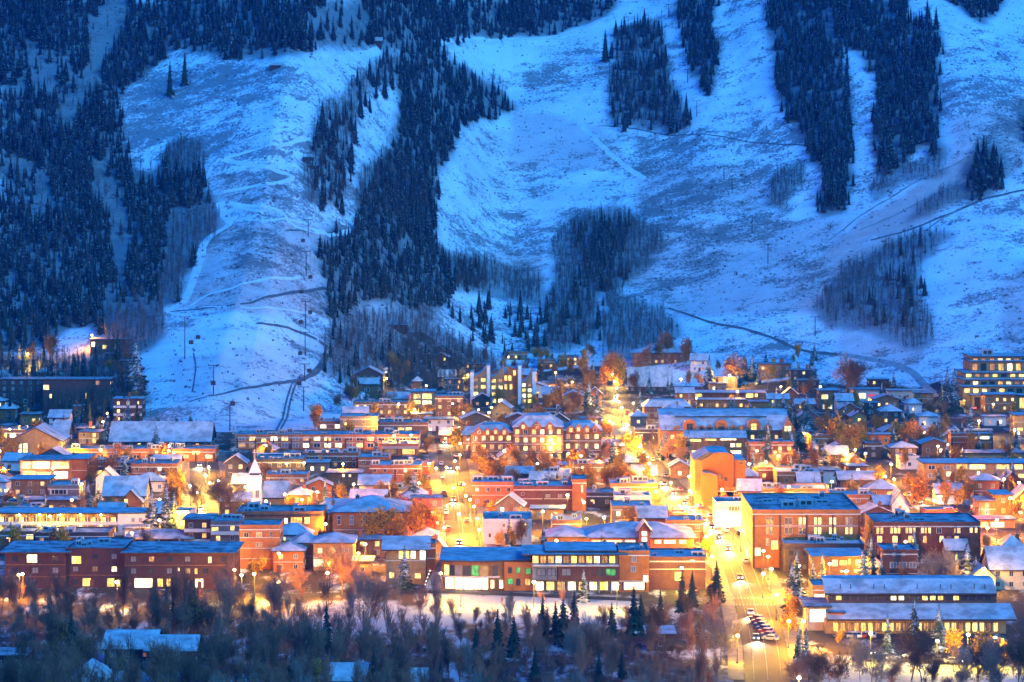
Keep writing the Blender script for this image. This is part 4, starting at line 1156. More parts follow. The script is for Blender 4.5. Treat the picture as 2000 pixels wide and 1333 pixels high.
# ---------------------------------------------------------------- arcade residence
def arcade():
    X, Y, Z, s = site(1290, 1540, 885); r = empty('arcade_residence', (X, Y, Z))
    tag(r, 'long red brick residence with rows of arched dormers under a deep snowy roof', 'residence'); landmark('the arched residence', X, Y, 50)
    px = lambda x: (x-1415)/s; pz = lambda y: (885-y)/s; w = 250/s
    mb = MB(); mb.box(-w/2, w/2, 0, 22, -1, pz(842)); mb.build('wall', M['brick'], r)
    mb = MB(); prism_x(mb, [(-.8,pz(842)),(8,pz(816)),(16,pz(809)),(23,pz(809)),(23,pz(809)+.4),(16,pz(809)+.4),(8,pz(816)+.4),(-.8,pz(842)+.4)], -w/2-.5, w/2+.5, [0,0,0,0,1,1,1,0]); mb.build('roof', [M['dark'], M['snow']], r)
    mb = MB(); mb.box(px(1320), px(1500), 6.0, 6.6, pz(818), pz(816)); mb.build('snow_guard', M['dark'], r)
    def arch(xc, rad, ybase, lit):
        f = MB(); n = 10; zb = pz(ybase)
        P = [(xc+rad, zb)]+[(xc+rad*math.cos(math.pi*i/n), zb+rad*.9+rad*math.sin(math.pi*i/n)) for i in range(n+1)]+[(xc-rad, zb)]
        prism_y(f, P, -.6, 6, [0]+[1]*(n+1)+[0], 0)
        o = f.build('arched_dormer', [M['brick_o'], M['snow']], r)
        window(r, xc, zb+.5, rad*.9, rad*1.1, lit, 'cross', 'dark', y=-.6)
    for x, rd, l in ((1322,1.5,'blind'),(1347,3.0,D_),(1370,1.6,D_),(1386,1.6,D_),(1409,2.9,D_),(1432,1.6,D_),(1448,1.6,'lit_dim'),(1472,3.1,Lw),(1500,1.8,D_)):
        arch(px(x), rd, 844, l)
    for i in range(16):
        for y in (858, 872): window(r, -w/2+w*(i+.5)/16, pz(y), 1.5, 1.8, Lw if rnd.random() < .3 else D_, 'bar', 'trim')
    mb = MB(); prism_y(mb, [(px(1526),-1),(px(1552),-1),(px(1552),pz(838)),(px(1539),pz(816)),(px(1526),pz(838))], -3, 12, [0,0,1,1,0]); mb.build('end_gable', [M['brick_o'], M['snow']], r)
    for x in (1534, 1541): window(r, px(x), pz(842), 1.5, 2.6, W, 'cross', 'dark', y=-3)
arcade()
# ---------------------------------------------------------------- slope-side chalets with curved white fins
def chalets():
    X, Y, Z, s = site(920, 1050, 790); 
    px = lambda x: (x-985)/s; pz = lambda y: (790-y)/s
    r = empty('finned_lodge', (X, Y, Z)); tag(r, 'slope-side lodge of gold-lit bays between tall white fins with swooping snowy roofs', 'lodge'); landmark('the white-finned lodge', X, Y, 36)
    fin = MB(); fin.box(-.8, .8, -1, 16, -2, 1)
    for xa, xb, ya, yb_ in ((922,951,736,722),(958,984,738,719),(1018,1040,748,730)):
        mb = MB(); mb.box(px(xa), px(xb), 0, 16, -2, pz(ya)); mb.build('wall', M['stone'], r)
        mb = MB(); n = 7; P = [(px(xa)+(px(xb)-px(xa))*i/n, pz(ya)+(pz(yb_-6)-pz(ya))*(i/n)**2.2) for i in range(n+1)]
        prism_y(mb, [(px(xa), pz(ya)-.3), (px(xb), pz(ya)-.3)]+[(x, z+.5) for x, z in P[::-1]], -.8, 16, [0]+[1]*9+[0]); mb.build('roof', [M['stone'], M['snow']], r)
        nst = 4
        for f in range(nst):
            for c in range(2):
                window(r, px(xa)+(px(xb)-px(xa))*(c+.5)/2, (pz(ya))*(f+.25)/nst, (px(xb)-px(xa))*.36, 2.0, rnd.choice([Lw,Ly,Ly,W,'lit_dim']), 'bar', 'dark')
    for x, y in ((922,727),(954,714),(1015,714),(1043,726)):
        mb = MB(); mb.box(px(x)-.9, px(x)+.9, -1.2, 15, -2, pz(y), 0, top=1); mb.build('fin_wall', [M['fin'], M['snow']], r)
    mb = MB(); prism_y(mb, [(px(984),-2),(px(1012),-2),(px(1012),pz(722)),(px(990),pz(716))], 2, 15, [0,0,1,0]); mb.build('centre_wall', [M['brick_o'], M['snow']], r)
    for i, (x, y) in enumerate(((988,745),(996,745),(988,762),(998,762),(1005,735))): window(r, px(x), pz(y), 1.6, 3.0, Lw, 'bar', 'dark', y=2)
chalets()
# ---------------------------------------------------------------- the mansard hotel
def mansard():
    X, Y, Z, s = site(915, 1175, 900); 
    px = lambda x: (x-1045)/s; pz = lambda y: (900-y)/s
    r = empty('mansard_hotel', (X, Y, Z)); tag(r, 'grand turreted hotel with snowy mansard roofs, peaked dormers and many lit rooms', 'hotel'); landmark('the mansard hotel', X, Y, 55)
    for xa, xb, yt_, rr, y0 in ((920,1002,848,3,2),(1002,1100,836,4.5,0),(1100,1175,844,3,2)):
        w = (xb-xa)/s-.02
        mb = MB(); mb.box(px(xa)+.01, px(xb)-.01, y0, 24, -1, pz(yt_)-.01); mb.build('wall', M['wood'], r)
        roof_hip(r, w, 24-y0, pz(yt_), rr, .5, x0=px(xa)+.01, y0=y0, top=.45)
        n = int(w/3.4); h = pz(yt_)
        st = 4 if xa == 1002 else 3
        for f in range(st):
            for i in range(n):
                window(r, px(xa)+w*(i+.5)/n, h*(f+.22)/st, 1.7, 2.0, rnd.choice([Lw,Lw,Ly,'lit_dim',D_,W]), 'bar', 'trim', y=y0)
            if f:
                c = MB(); c.box(px(xa)+.3, px(xb)-.3, y0-.9, y0-.1, h*f/st, h*f/st+.2, 0, top=1); c.build('balcony', [M['trim'], M['snow']], r)
    for x, y in ((935,848),(952,849),(968,848),(985,849),(1048,836),(1022,837),(1074,837),(1115,844),(1130,843),(1147,844),(1162,844)):
        mb = MB(); a = 1.9; y0 = 1.0 if not 1002 < x < 1100 else -1.0; z = pz(y)
        prism_y(mb, [(px(x)-a,z-.5),(px(x)+a,z-.5),(px(x)+a,z+.9),(px(x),z+3.1),(px(x)-a,z+.9)], y0, y0+6, [0,0,1,1,0]); mb.build('dormer', [M['brick'], M['snow']], r)
        window(r, px(x), z-.1, 1.3, 1.7, rnd.choice([D_,Lw]), 'bar', 'trim', y=y0)
mansard()
# ---------------------------------------------------------------- hillside terraces at right
def terraces():
    X, Y, Z, s = site(1890, 2040, 800); 
    px = lambda x: (x-1965)/s; pz = lambda y: (800-y)/s
    r = empty('terraced_flats', (X, Y, Z)); tag(r, 'stepped hillside flats of snowy terraces glowing yellow at the right edge', 'apartment building'); landmark('the glowing stepped flats', X, Y, 45)
    for i, (xa, ya, yb_, y0) in enumerate(((1925,708,722,44),(1918,716,736,36),(1900,736,746,27),(1892,747,758,18),(1886,758,772,9),(1900,772,800,0))):
        mb = MB(); mb.box(px(xa), px(2040), y0, y0+24, -3 if i == 5 else pz(yb_)-3, pz(ya)-.3); mb.build('wall', M['stone'], r)
        roof_slab(r, px(2040)-px(xa), 24-(0 if i == 5 else 0), pz(ya)-.3, 1.0, .35, x0=px(xa), y0=y0, name='terrace_roof')
        n = int((2040-xa)/s/4.2)
        for k in range(n):
            window(r, px(xa)+(px(2040)-px(xa))*(k+.5)/n, pz(yb_)+.3, 3.0, max(1.6, pz(ya)-pz(yb_)-1.4), rnd.choice([Lw,Ly,'lit_dim',W,D_]), 'shop', 'dark', y=y0)
    link_mesh('roof_unit', UNIT, r, (px(1960), 50, pz(708)+.05), (3, 2, 3))
terraces()

# ---------------------------------------------------------------- middle rows, left half
B('gabled_lodge','broad gabled lodge with a wall of square lit windows at the left edge',18,120,862,902,22,'stone','gy',5.5,auto=False,lm='the square-windowed gabled lodge',
  ex=[(36,866,43,877,W),(45,866,54,877,W),(36,878,43,890,W),(45,878,54,890,Ly),(22,871,30,879,Ly),(74,869,82,876,Ly),(56,886,60,890,W),(88,880,96,888,Lw)])
B('lodge_block','dark flat-roofed block with two square lit windows above the gabled lodge',0,50,843,872,16,'wood_d','flat',auto=False,ex=[(2,845,14,855,Ly),(19,846,31,855,W)])
B('gable_house','tall narrow house with a steep snowy gable right of the gabled lodge',104,132,848,886,14,'wood','gx',5,p=.4)
B('terraced_row','long balcony block with many orange bays and a straight snowy roof at left',90,420,880,902,16,'brick_o','flat',p=.35,balc=False,gap=5,ww=3,wh=1.5,units=7,lm='the orange balcony block',lits=(Lw,Ly),
  ex=[(140,881,150,889,W),(303,881,315,888,Ly),(335,881,342,887,W),(375,880,390,888,Ly),(306,892,316,900,Ly)])
B('snow_roof_lodge','wide lodge with a large snow-covered roof, dormers and a lit bay window',215,410,862,878,20,'wood_d','gx',7.5,p=.1,lm='the big snow-roofed lodge',ex=[(344,852,356,862,Ly)])
B('yellow_hall','flat-roofed hall with a blazing yellow glass front at left',40,140,900,938,18,'stone','slab',auto=False,lm='the blazing yellow hall',ex=[(42,902,60,916,'lit_y','shop'),(62,902,98,916,'lit_hot','shop'),(100,902,136,916,'lit_y','shop'),(44,920,70,934,'lit_y','shop'),(72,922,100,934,'lit_y','shop'),(104,921,134,935,'lit_hot','shop')])
B('brick_wing','plain brick wing with a snowy flat roof right of the blazing yellow hall',140,170,898,940,18,'brick','slab',auto=False)
B('shop_row','dark low shop row with a few lit panes beside the brick wing',172,255,907,936,16,'wood_d','flat',auto=False,ex=[(182,919,200,928,Ly),(206,917,246,928,D_,'shop')],units=4)
B('shop_row','low brick row house with a lit ground window behind the twin dark spruces',256,345,909,940,16,'brick','flat',p=.25,ex=[(320,929,332,939,W)])
B('low_house','low dark house with a snowy flat roof at the left edge above the motel',22,95,938,985,14,'wood','slab',p=.15)
B('split_house','grey house with a snowy slanted roof and dark ribbon window above the motel',94,154,952,988,16,'grey','flat',auto=False,ex=[(98,956,132,966,D_,'shop')],units=2)
B('split_house','low brown house with two snowy terraces just above the motel roof',22,156,978,1003,10,'wood','slab',p=.2)
B('gable_house','house with a broad snowy gable roof and a small lit attic window',202,282,968,1000,16,'stone','gx',6,auto=False,ex=[(243,974,250,986,Ly)],lm='the lit-attic house',chim=1)
B('chapel','little brick gabled house in front of the house with the lit attic',236,276,980,1004,9,'brick','gy',4.0,auto=False,ex=[(243,975,250,987,Ly)],cat='house')
B('base_lodge','glass-fronted base lodge with a timber gable at the foot of the ski run',462,505,858,872,14,'wood','gx',3.2,p=.9,lits=(Lw,Ly),lm='the ski base lodge')
B('long_hotel','very long flat-roofed hotel with orange balconies across the foot of the ski run',462,818,852,878,20,'brick_o','flat',p=.22,gap=4.5,ww=3.2,wh=2,units=9,lm='the long flat hotel',
  ex=[(750,868,758,873,W),(510,857,520,864,Ly)])
B('dark_block','dark modern block with a snowy terrace left of the brick rows',500,592,900,936,18,'dark','flat',p=.12,units=5)
B('brick_row','plain red brick row with a snowy edge behind the bare orange tree',592,700,888,915,16,'brick','flat',p=.08,units=4)
B('brick_row','red brick building with thin snowy roof bands left of the amber colonnade',700,760,896,925,16,'brick','flat',p=.1,units=2)
B('colonnade','orange-lit shopfront with a row of small square lights under the roof',745,816,870,890,14,'brick_o','flat',p=.95,gap=2.6,ww=.8,wh=.9,lits=(W,Ly),shop=Lw,cat='shop')
B('brick_block','brown brick block with a thick snowy roof and blank front beside the red street',722,822,912,942,18,'brick','flat',p=.06,ex=[(708,932,721,941,Ly)],units=4,lm='the blank brown block')
B('brick_row','low brick row with a long snowy ledge behind the hipped brick hall',520,600,930,962,14,'brick','flat',p=.2)
B('shed_house','white-walled little house with a snowy roof just behind the hipped brick hall',702,760,948,985,14,'pink','gx',3,auto=False,ex=[(726,960,736,970,D_)])
B('brick_row','small dark row with two lit windows left of the brown block',640,705,925,952,12,'wood','slab',auto=False,ex=[(669,926,673,932,W),(681,927,686,932,W)])
B('stone_block','orange-lit block with a snowy roof and lit corner balcony at the ski run foot',620,664,826,848,14,'brick_o','flat',auto=False,ex=[(625,829,638,837,W),(654,829,664,837,W)],lm='the lit corner block')
B('grey_block','plain grey flat-roofed apartment block right of the lit corner block',664,738,816,850,16,'grey','flat',p=.08,snow='snow')
B('brown_block','brown apartment block with one lit living room above the long hotel',738,834,828,862,16,'wood','flat',auto=False,ex=[(777,835,790,842,Ly),(792,835,804,842,Ly)],units=3)
B('bright_house','three-storey house with brilliantly lit stacked balconies below the hill woods',803,848,766,806,14,'stone','slab',auto=False,ex=[(807,770,822,779,Ly),(824,769,844,780,Ly),(807,782,822,790,Ly),(824,783,844,791,W),(826,794,842,801,Ly)],lm='the bright balcony house')
B('turret_house','narrow turret with a pyramid snow cap above the brilliantly lit balcony house',806,823,746,768,8,'wood','hip',2.5,auto=False,cat='house')
B('dark_house','dark gabled timber house among bare trees at the right foot of the ski run',692,748,733,766,14,'wood_d','gy',4.0,p=.05,cat='house')
B('white_shed','small building with a bright square snowy roof below the dark timber house',700,738,750,770,12,'wood','gx',4,auto=False,ex=[(712,758,722,765,D_)],cat='house')
B('terrace_row','low lit row of flats with snowy steps left of the brilliantly lit house',690,800,788,812,14,'wood','flat',p=.5,lits=(Lw,Ly),units=3)
B('gable_house','small house with a crisp white double gable left of the bright balcony house',757,796,779,800,10,'wood','gx',2.8,p=.3,cat='house')
B('dark_row','dark brown block of flats with tiny lit windows right of the bright balcony house',850,905,776,815,14,'wood_d','flat',p=.3)
B('snow_house','low house with two snowy roof steps below the bright balcony house',830,885,820,842,12,'pink','slab',p=.2,ex=[(838,838,843,843,W),(851,838,855,843,W)])
# ---------------------------------------------------------------- middle rows, right half
B('brick_row','long orange-brick row house with pale cornice right of the red-lit street',922,1004,945,990,16,'brick_o','flat',st=2,p=.1,units=3,lm='the orange row house')
B('dark_row','dark grey upper building with a snowy roof terrace above the orange row house',990,1040,926,950,14,'wood_d','gx',2,p=.15)
B('white_row','pale boxy house with tall dark windows above the brown brick row',1062,1116,926,955,14,'pink','flat',p=.2)
B('brick_row','broad brown brick row with a snowy clutter of roof gear and one lit window',1004,1118,953,996,18,'brick_d','flat',auto=False,units=7,ex=[(1018,962,1024,968,D_),(1066,966,1074,972,'blind'),(1090,966,1098,972,'blind'),(1106,965,1112,973,W)],lm='the brown brick row')
B('brick_tower','narrow dark red brick block with two small bright windows',1118,1145,940,998,16,'brick','flat',auto=False,ex=[(1135,948,1139,962,W),(1135,974,1139,980,W)],units=0)
B('flat_shop','low shop with a long bright snowy roof left of the bright restaurant',1143,1200,966,992,16,'wood_d','flat',p=.1)
B('flat_shop','pink-walled shop with a wide snowy roof behind the bright restaurant',1200,1272,972,1000,14,'pink','flat',p=.1,ex=[(1236,976,1270,985,W)])
B('flat_shop','long brick building with dark roof clutter above the bright restaurant',1192,1284,948,978,16,'brick_o','flat',p=.2,ex=[(1280,958,1288,964,W)],units=6)
B('red_row','low red brick shop row at the foot of the orange opera house',1400,1476,956,985,14,'brick_o','flat',p=.1,units=3)

M['sign_red'] = emit_plain('red_shop_sign', (0.75, 0.04, 0.07), 1.2)
B('corner_shop','pale corner shop with a red sign band left of the corner hotel',1398,1452,984,1030,14,'pink','flat',auto=False,ex=[(1422,989,1447,999,'sign_red','shop'),(1402,1002,1420,1022,'lit_hot','shop'),(1424,1004,1448,1024,'lit_w','shop')],units=1,cat='shop')
B('hotel_annex','low amber-lit annex with a long snowy roof behind the corner hotel',1478,1620,958,985,16,'brick_o','flat',p=.8,lits=(Lw,Ly),gap=4,ww=2.5,units=4)
B('brick_hall','orange brick hall with four dark windows behind the opera house',1518,1608,925,950,18,'brick_o','flat',auto=False,ex=[(1533,934,1539,943,D_),(1551,934,1558,942,D_),(1571,934,1578,942,D_),(1594,934,1600,943,D_)],units=3,lm='the railed brick hall')
B('pale_shed','small pale blue-white house right of the railed brick hall',1608,1640,920,945,12,'pink','slab',auto=False,cat='house')
B('glass_shop','dark shop with a bright row of white windows right of the pale blue-white house',1640,1716,938,962,14,'wood_d','gx',2.5,auto=False,ex=[(1668,948,1682,957,W),(1684,947,1700,957,W),(1703,948,1714,957,Ly),(1634,953,1658,958,Ly)])
B('brick_row','orange brick row with a snow-striped roof above the corner hotel',1624,1708,970,1004,16,'brick_o','flat',p=.1,ex=[(1636,975,1643,983,W)],units=4)
B('gable_house','white frame house with a steep snowy gable behind the amber-windowed hotel',1742,1776,985,1014,12,'pink','gy',4.5,auto=False,ex=[(1755,988,1761,994,'lit_dim')],cat='house')
B('side_house','pale low house with snowy roof left of the white frame gable house',1710,1742,986,1012,12,'stone','gx',2.5,p=.1,cat='house')
B('red_house','red-lit house with a snowy flat roof by the traffic lights at right',1912,1944,980,1010,14,'brick','slab',p=.1,cat='house',lm='the red-lit house')
B('dark_house','brown cube house with a dark flat roof right of the red-lit house',1944,1975,968,1008,14,'wood','slab',p=.15,cat='house')
B('gable_house','house with a pinkish snowy gable at the far right edge of the crossing',1982,2030,975,1012,12,'stone','gy',4,p=.2,cat='house')
B('canopy_building','low station canopy glowing yellow by the right-hand crossing',1908,1982,1016,1032,10,'stone','slab',auto=False,ex=[(1912,1020,1930,1030,Ly,'shop'),(1934,1020,1962,1030,'lit_hot','shop')],cat='canopy')
B('motor_lodge','long two-storey lodge with an unbroken snowy roof and lit upper rooms at right',1805,2010,906,938,16,'stone','slab',st=2,p=.3,lm='the long right-hand lodge',ww=3,gap=5.5,lits=(Lw,Ly),
  ex=[(1868,907,1890,917,Lw),(1892,906,1926,917,Ly),(1945,907,1972,917,Lw),(1980,907,1998,917,Ly),(1848,921,1858,931,W),(1908,921,1916,931,W)])
B('upper_row','snowy-roofed row of flats directly behind the long right-hand lodge',1862,2000,886,905,12,'stone','slab',p=.2)
B('porch_hotel','low inn with a brilliantly lit porch in front of the arched residence',1340,1456,856,892,14,'wood','gx',2.2,auto=False,cat='inn',lm='the lit-porch inn',
  ex=[(1342,858,1370,863,Ly,'shop'),(1375,856,1400,861,Ly,'shop'),(1405,855,1440,860,W,'shop'),(1426,866,1436,874,W),(1438,866,1448,874,Ly),(1345,880,1370,888,W),(1380,882,1400,890,Lw),(1410,880,1450,889,W,'shop')])
B('arched_annex','smaller arched brick wing behind the arched residence at its left',1258,1348,796,818,14,'brick','trunc',3.0,p=.12,kind='cross')
B('brick_gables','small brick wing with lit windows at the right end of the arched residence',1462,1550,866,905,10,'brick','flat',p=.35)
B('low_lodge','long low lodge with gold-lit timber gable ends on the slope foot',1352,1490,768,784,14,'wood','slab',auto=False,over=2,lm='the gold-gabled lodge',ex=[(1357,768,1372,776,Ly),(1456,767,1472,777,Ly),(1474,768,1480,776,Lw),(1378,778,1386,783,W)])
B('low_lodge','low dark row with a snowy roof just below the lodge with gold gables',1362,1455,782,800,10,'wood','slab',p=.35)
B('snow_block','building with a huge bright snowy roof dotted with vents below the hillside villa',1228,1312,752,768,10,'wood_d','gx',9,p=.1,lm='the big bright snow roof')
B('hillside_villa','large two-tier villa with stacked snowy roofs above the town',1238,1350,690,712,16,'wood','hip',3.0,p=.08,over=2.5,lm='the hillside villa')
B('hillside_villa','upper tier pavilion with a crisp white roof on top of the hillside villa',1265,1325,680,694,10,'wood_d','hip',2.5,p=0,over=2)
B('chalet_row','stepped row of hillside chalets with many chimneys and snowy roofs',1482,1545,712,740,12,'wood','slab',p=.08,chim=4)
B('chalet_row','lower stepped chalets with snowy roofs right of the chimney row',1545,1595,724,756,12,'wood_d','slab',p=.12,chim=3)
B('chalet_row','lowest snowy-roofed chalet of the stepped row near the tall bare tree',1560,1600,744,768,10,'wood_d','slab',p=.15)
B('lit_chalet','small chalet with a blazing street lamp beside it under the ski slope',1392,1440,738,758,10,'wood_d','slab',p=.6)
B('stack_house','stacked dark house with lit floors behind the orange autumn trees',1600,1636,764,800,12,'wood','slab',auto=False,ex=[(1604,771,1618,780,Ly),(1606,790,1626,799,W)],balc=False)
B('station_house','white station building with a red door under the mountain road',1668,1718,762,790,12,'pink','slab',auto=False,over=1.5,ex=[(1676,768,1692,779,W),(1694,770,1713,775,'sign_red'),(1694,777,1712,783,Lw)],lm='the white station building')
B('station_house','long low snowy-roofed shelter behind the parked cars under the mountain road',1735,1810,764,782,10,'concrete','slab',p=.05)
B('mountain_house','small dark house with a white roof above the shelter',1698,1736,742,766,10,'wood_d','slab',p=.1)
B('wood_house','modest lit house behind the dark spruces right of centre',1690,1715,788,812,10,'wood_d','slab',p=.7,lits=(Lw,W))
B('cliff_flats','flats with an orange-lit front below the glowing stepped flats',1925,1985,772,805,14,'brick_o','slab',p=.5)
B('shoulder_house','two-storey house with a slanting snowy roof at the right edge below the flats',1982,2040,812,850,14,'stone','slab',auto=False,ex=[(1984,836,1998,842,Ly),(1984,846,1992,852,W)])
B('roadside_block','low dark block with a bright white strip beside the right-hand road',1858,1940,850,878,10,'brick','flat',auto=False,ex=[(1902,852,1934,858,'lit_hot','shop')],units=2)
B('road_shelter','low white-lit roadside shelter on the curving right-hand road',1922,1965,815,832,8,'pink','slab',p=.9,lits=(W,))
# left hillside
B('hill_house','hillside house with three glowing lamps high on the left slope',176,252,664,690,12,'brick','slab',auto=False,ex=[(178,668,186,678,W),(200,674,210,682,Ly),(224,674,236,682,Ly)],lm='the lamp-lit hillside house',cat='house')
B('hill_house','small dark cabin with bright snowy stepped roofs below the lamp-lit hillside house',204,256,692,712,10,'wood_d','slab',p=0,cat='house')
B('hill_house','lowest dark cabin half hidden by bare trees on the left slope',234,258,706,730,8,'wood_d','slab',p=0,cat='house')
B('hill_lodge','long dark lodge with one straight snowy roof among bare trees on the left',84,214,742,800,14,'wood_d','slab',auto=False,ex=[(97,770,101,778,Ly),(167,768,171,779,Ly),(186,744,194,752,'lit_dim'),(70,752,82,762,Lw)],lm='the long dark hillside lodge')
B('hill_lodge','dark low lodge left of the long dark hillside lodge',0,84,742,790,14,'wood_d','slab',p=.04)
B('hill_flats','dark stacked flats with scattered lit windows at the left foot of the ski run',222,278,780,826,12,'wood_d','slab',p=.35,lits=(Lw,Ly),balc=True,chim=1)
B('back_house','pale-roofed house between dark trees below the long hillside lodge',96,134,816,838,12,'pink','gx',3,p=.2)
# bottom foreground
def roof_house(name, label, x0, x1, yt, yb, dep, rh, roof='gx', wall='wood_d', **k):
    return B(name, label, x0, x1, yt, yb, dep, wall, roof, rh, p=.04, cat='house', **k)
roof_house('valley_house','house with a large blue-white snowy roof among trees at the lower left',204,300,1268,1310,16,3.2,chim=1,lm='the valley house')
roof_house('valley_house','snowy-roofed wing with a lower gable right of the valley house',286,380,1272,1312,14,2.6)
roof_house('valley_house','pyramid-roofed cottage white with snow at the bottom left',134,202,1335,1370,14,4.0,'hip',wall='pink')
roof_house('valley_house','low cabin with a thin snowy roof at the left edge of the valley',-20,50,1282,1310,10,1.0,'slab')
roof_house('valley_house','cabin with a small snowy roof hidden in bare woods right of centre',1266,1316,1240,1272,12,1.6,'slab')
roof_house('valley_house','snow-roofed cottage at the bottom edge left of centre',648,712,1330,1360,12,3.0,'gx')
roof_house('valley_house','low snow-roofed shed at the bottom edge by the gold tree',455,500,1335,1360,10,1.5,'slab')
roof_house('valley_house','cottage roof at the bottom edge right of the gold tree',780,830,1335,1362,10,2.5,'gx')
# ---------------------------------------------------------------- streets
def street(name, pix, w, mat='asphalt', lift=0.05, walks=True):
    o = ribbon(name, pix, w, M[mat], lift, step=6)
    pts = [np.array(hit(*p)[:2]) for p in pix]
    return pts
MAIN = [(1500,1420),(1500,1330),(1491,1250),(1471,1170),(1445,1100),(1425,1062),(1398,1030),(1355,993),(1318,960),(1280,920),(1245,870),(1218,810),(1198,745),(1188,715)]
RED = [(912,1085),(908,1060),(900,1010),(892,950),(885,905),(878,870),(868,845)]
LEFTS = [(404,1070),(403,1010),(402,950),(398,905),(394,885)]
CROSS = [(1720,958),(1775,975),(1850,998),(1930,1020),(2060,1062)]
ROADS = [(MAIN,11.5),(RED,12),(LEFTS,12),(CROSS,9),([(1820,750),(1858,772),(1895,800),(1940,840),(2010,900)],7),([(1600,1258),(1690,1275),(1760,1288),(1860,1294),(2040,1292)],8),
         ([(-20,925),(60,948),(200,952),(402,950)],9),([(870,870),(790,880),(700,884),(600,886)],7),([(500,1166),(700,1160),(850,1157),(1000,1162),(1240,1172),(1400,1180)],6),([(1660,870),(1700,905),(1740,950),(1775,975)],8)]
k_ = 0
for pts, w in ROADS:
    ribbon('street', pts, w, M['asphalt'], 0.05+0.006*k_, step=6); k_ += 1
def side_strip(name, pix, off, w, mat, lift, h=0.0):
    pts = catmull([np.array(hit(*p)[:2]) for p in pix], 10); mb = MB(); L = []
    n = len(pts)
    for i, q in enumerate(pts):
        t = pts[min(i+1, n-1)]-pts[max(i-1, 0)]; t = t/np.linalg.norm(t); nn = np.array([-t[1], t[0]])
        a = q+nn*(off-w/2); b = q+nn*(off+w/2); L.append((a, b))
    for (a, b), (c, d) in zip(L[:-1], L[1:]):
        z = lift+h
        mb.poly([(*a, z), (*b, z), (*d, z), (*c, z)][::-1])
        if h > 0:
            mb.poly([(*a, 0), (*a, z), (*c, z), (*c, 0)]); mb.poly([(*b, z), (*b, 0), (*d, 0), (*d, z)])
    return tag(mb.build(name, mat), kind='structure')
for pix, w in ((MAIN[1:12], 11.5), (RED, 12), (LEFTS, 12)):
    for s_ in (-1, 1): side_strip('pavement', pix, s_*(w/2+2.2), 4, M['pavement'], 0.0, 0.13+0.002*s_)
    side_strip('lane_line', pix, 0, .22, M['paint'], 0.115)
for s_ in (-1, 1): side_strip('lane_line', MAIN[1:8], s_*3.4, .16, M['paint'], 0.115)
def crosswalk(px, py):
    X, Y, Z = hit(px, py); mb = MB()
    for i in range(12): mb.box(X-5.6+i, X-5.15+i, Y-1.6, Y+1.6, .10, .118)
    tag(mb.build('crosswalk', M['paint']), kind='structure')
for p in ((1441,1096),(1470,1169),(1475,1182)): crosswalk(*p)

LABELQ = []
def free(X, Y, rad=2.5, road=True):
    for (nm, x, y, w, d) in FOOT:
        if abs(X-x) < w/2+rad and y-rad-1 < Y < y+d+rad: return False
    if not road: return True
    px, py = 1000+F*X/Y, YH+F*CH/Y
    for pts, w in ROADS:
        for p, q in zip(pts[:-1], pts[1:]):
            if min(p[1], q[1])-8 <= py <= max(p[1], q[1])+8:
                t = (py-p[1])/((q[1]-p[1]) or 1e-3); t = min(max(t, 0), 1)
                if abs(px-(p[0]+(q[0]-p[0])*t)) < (w/2+4)*F/Y: return False
    return True
FOOT = []
def footprint(o):
    if True:
        xs_ = [v for c in o.children if c.type == 'MESH' and not c.name.startswith('window') for v in ((c.location.x+b[0]*c.scale.x, c.location.y+b[1]*c.scale.y) for b in c.bound_box)]
        x0 = min(v[0] for v in xs_); x1 = max(v[0] for v in xs_); y1 = max(v[1] for v in xs_)
        FOOT.append((o.name, o.location.x+(x0+x1)/2, o.location.y, x1-x0, y1))
for o in [o for o in bpy.data.objects if o.type == 'EMPTY' and o.parent is None]: footprint(o)
# ---------------------------------------------------------------- smaller houses filling the town
HL = []
def fill_house(x0, x1, yt, yb):
    n0 = len(bpy.data.objects)
    wl = rnd.choice(('wood','wood_d','stone','brick','pink','grey','brick_o')); rf = rnd.choice(('gx','gy','slab','flat','hip'))
    r = B('small_house', None, x0, x1, yt, yb, rnd.uniform(8, 12), wl, rf, rnd.uniform(2, 3.5), p=.4, lits=('lit','lit_y','lit_w'), cat='house', group='small houses between the big buildings', units=1, chim=rnd.choice((0, 1)))
    footprint(r)
    names = {'wood':'brown timber','wood_d':'dark timber','stone':'sandstone','brick':'red brick','pink':'pale walled','grey':'grey','brick_o':'orange brick'}
    rn = {'gx':'gable-roofed','gy':'front-gabled','slab':'flat-roofed','flat':'parapeted','hip':'hip-roofed'}
    LABELQ.append((r, 'small '+names[wl]+' '+rn[rf]+' house', r.location.x, r.location.y))
for q in ((1050,1085,705,722),(1090,1130,698,716),(985,1030,690,704),(1000,1045,818,835) ,(1100,1140,775,800),(1060,1090,770,795),(1150,1175,770,800),(870,905,742,762),(940,975,905,925),(1030,1055,905,922),(1210,1245,905,925),
          (1240,1290,842,862),(1232,1262,815,832),(1465,1500,786,806),(1500,1540,780,802),(1555,1590,790,812),(1560,1600,815,835),(1640,1680,800,822),(1720,1760,805,828),(1770,1800,790,808),(1795,1835,815,836),(1700,1740,850,870),(1740,1790,876,900),(1800,1850,868,890),(1650,1690,905,930),
          (1690,1722,868,896),(1560,1600,942,962),(1420,1455,905,925),(1475,1510,915,940),(1310,1345,912,935),(150,180,838,856),(0,30,800,820),(40,75,810,830),(135,165,795,815),(300,350,905,925),(440,480,905,935),(455,490,945,975),(540,575,962,985),(600,640,905,925),(860,900,850,865),
          (10,50,985,1008),(300,330,1002,1028),(690,725,1098,1125),(1690,1730,1110,1140),(1850,1890,1075,1100),(1960,2000,1070,1092),(1830,1880,965,985),(1960,1995,940,962),(840,870,1075,1095)):
    fill_house(*q)


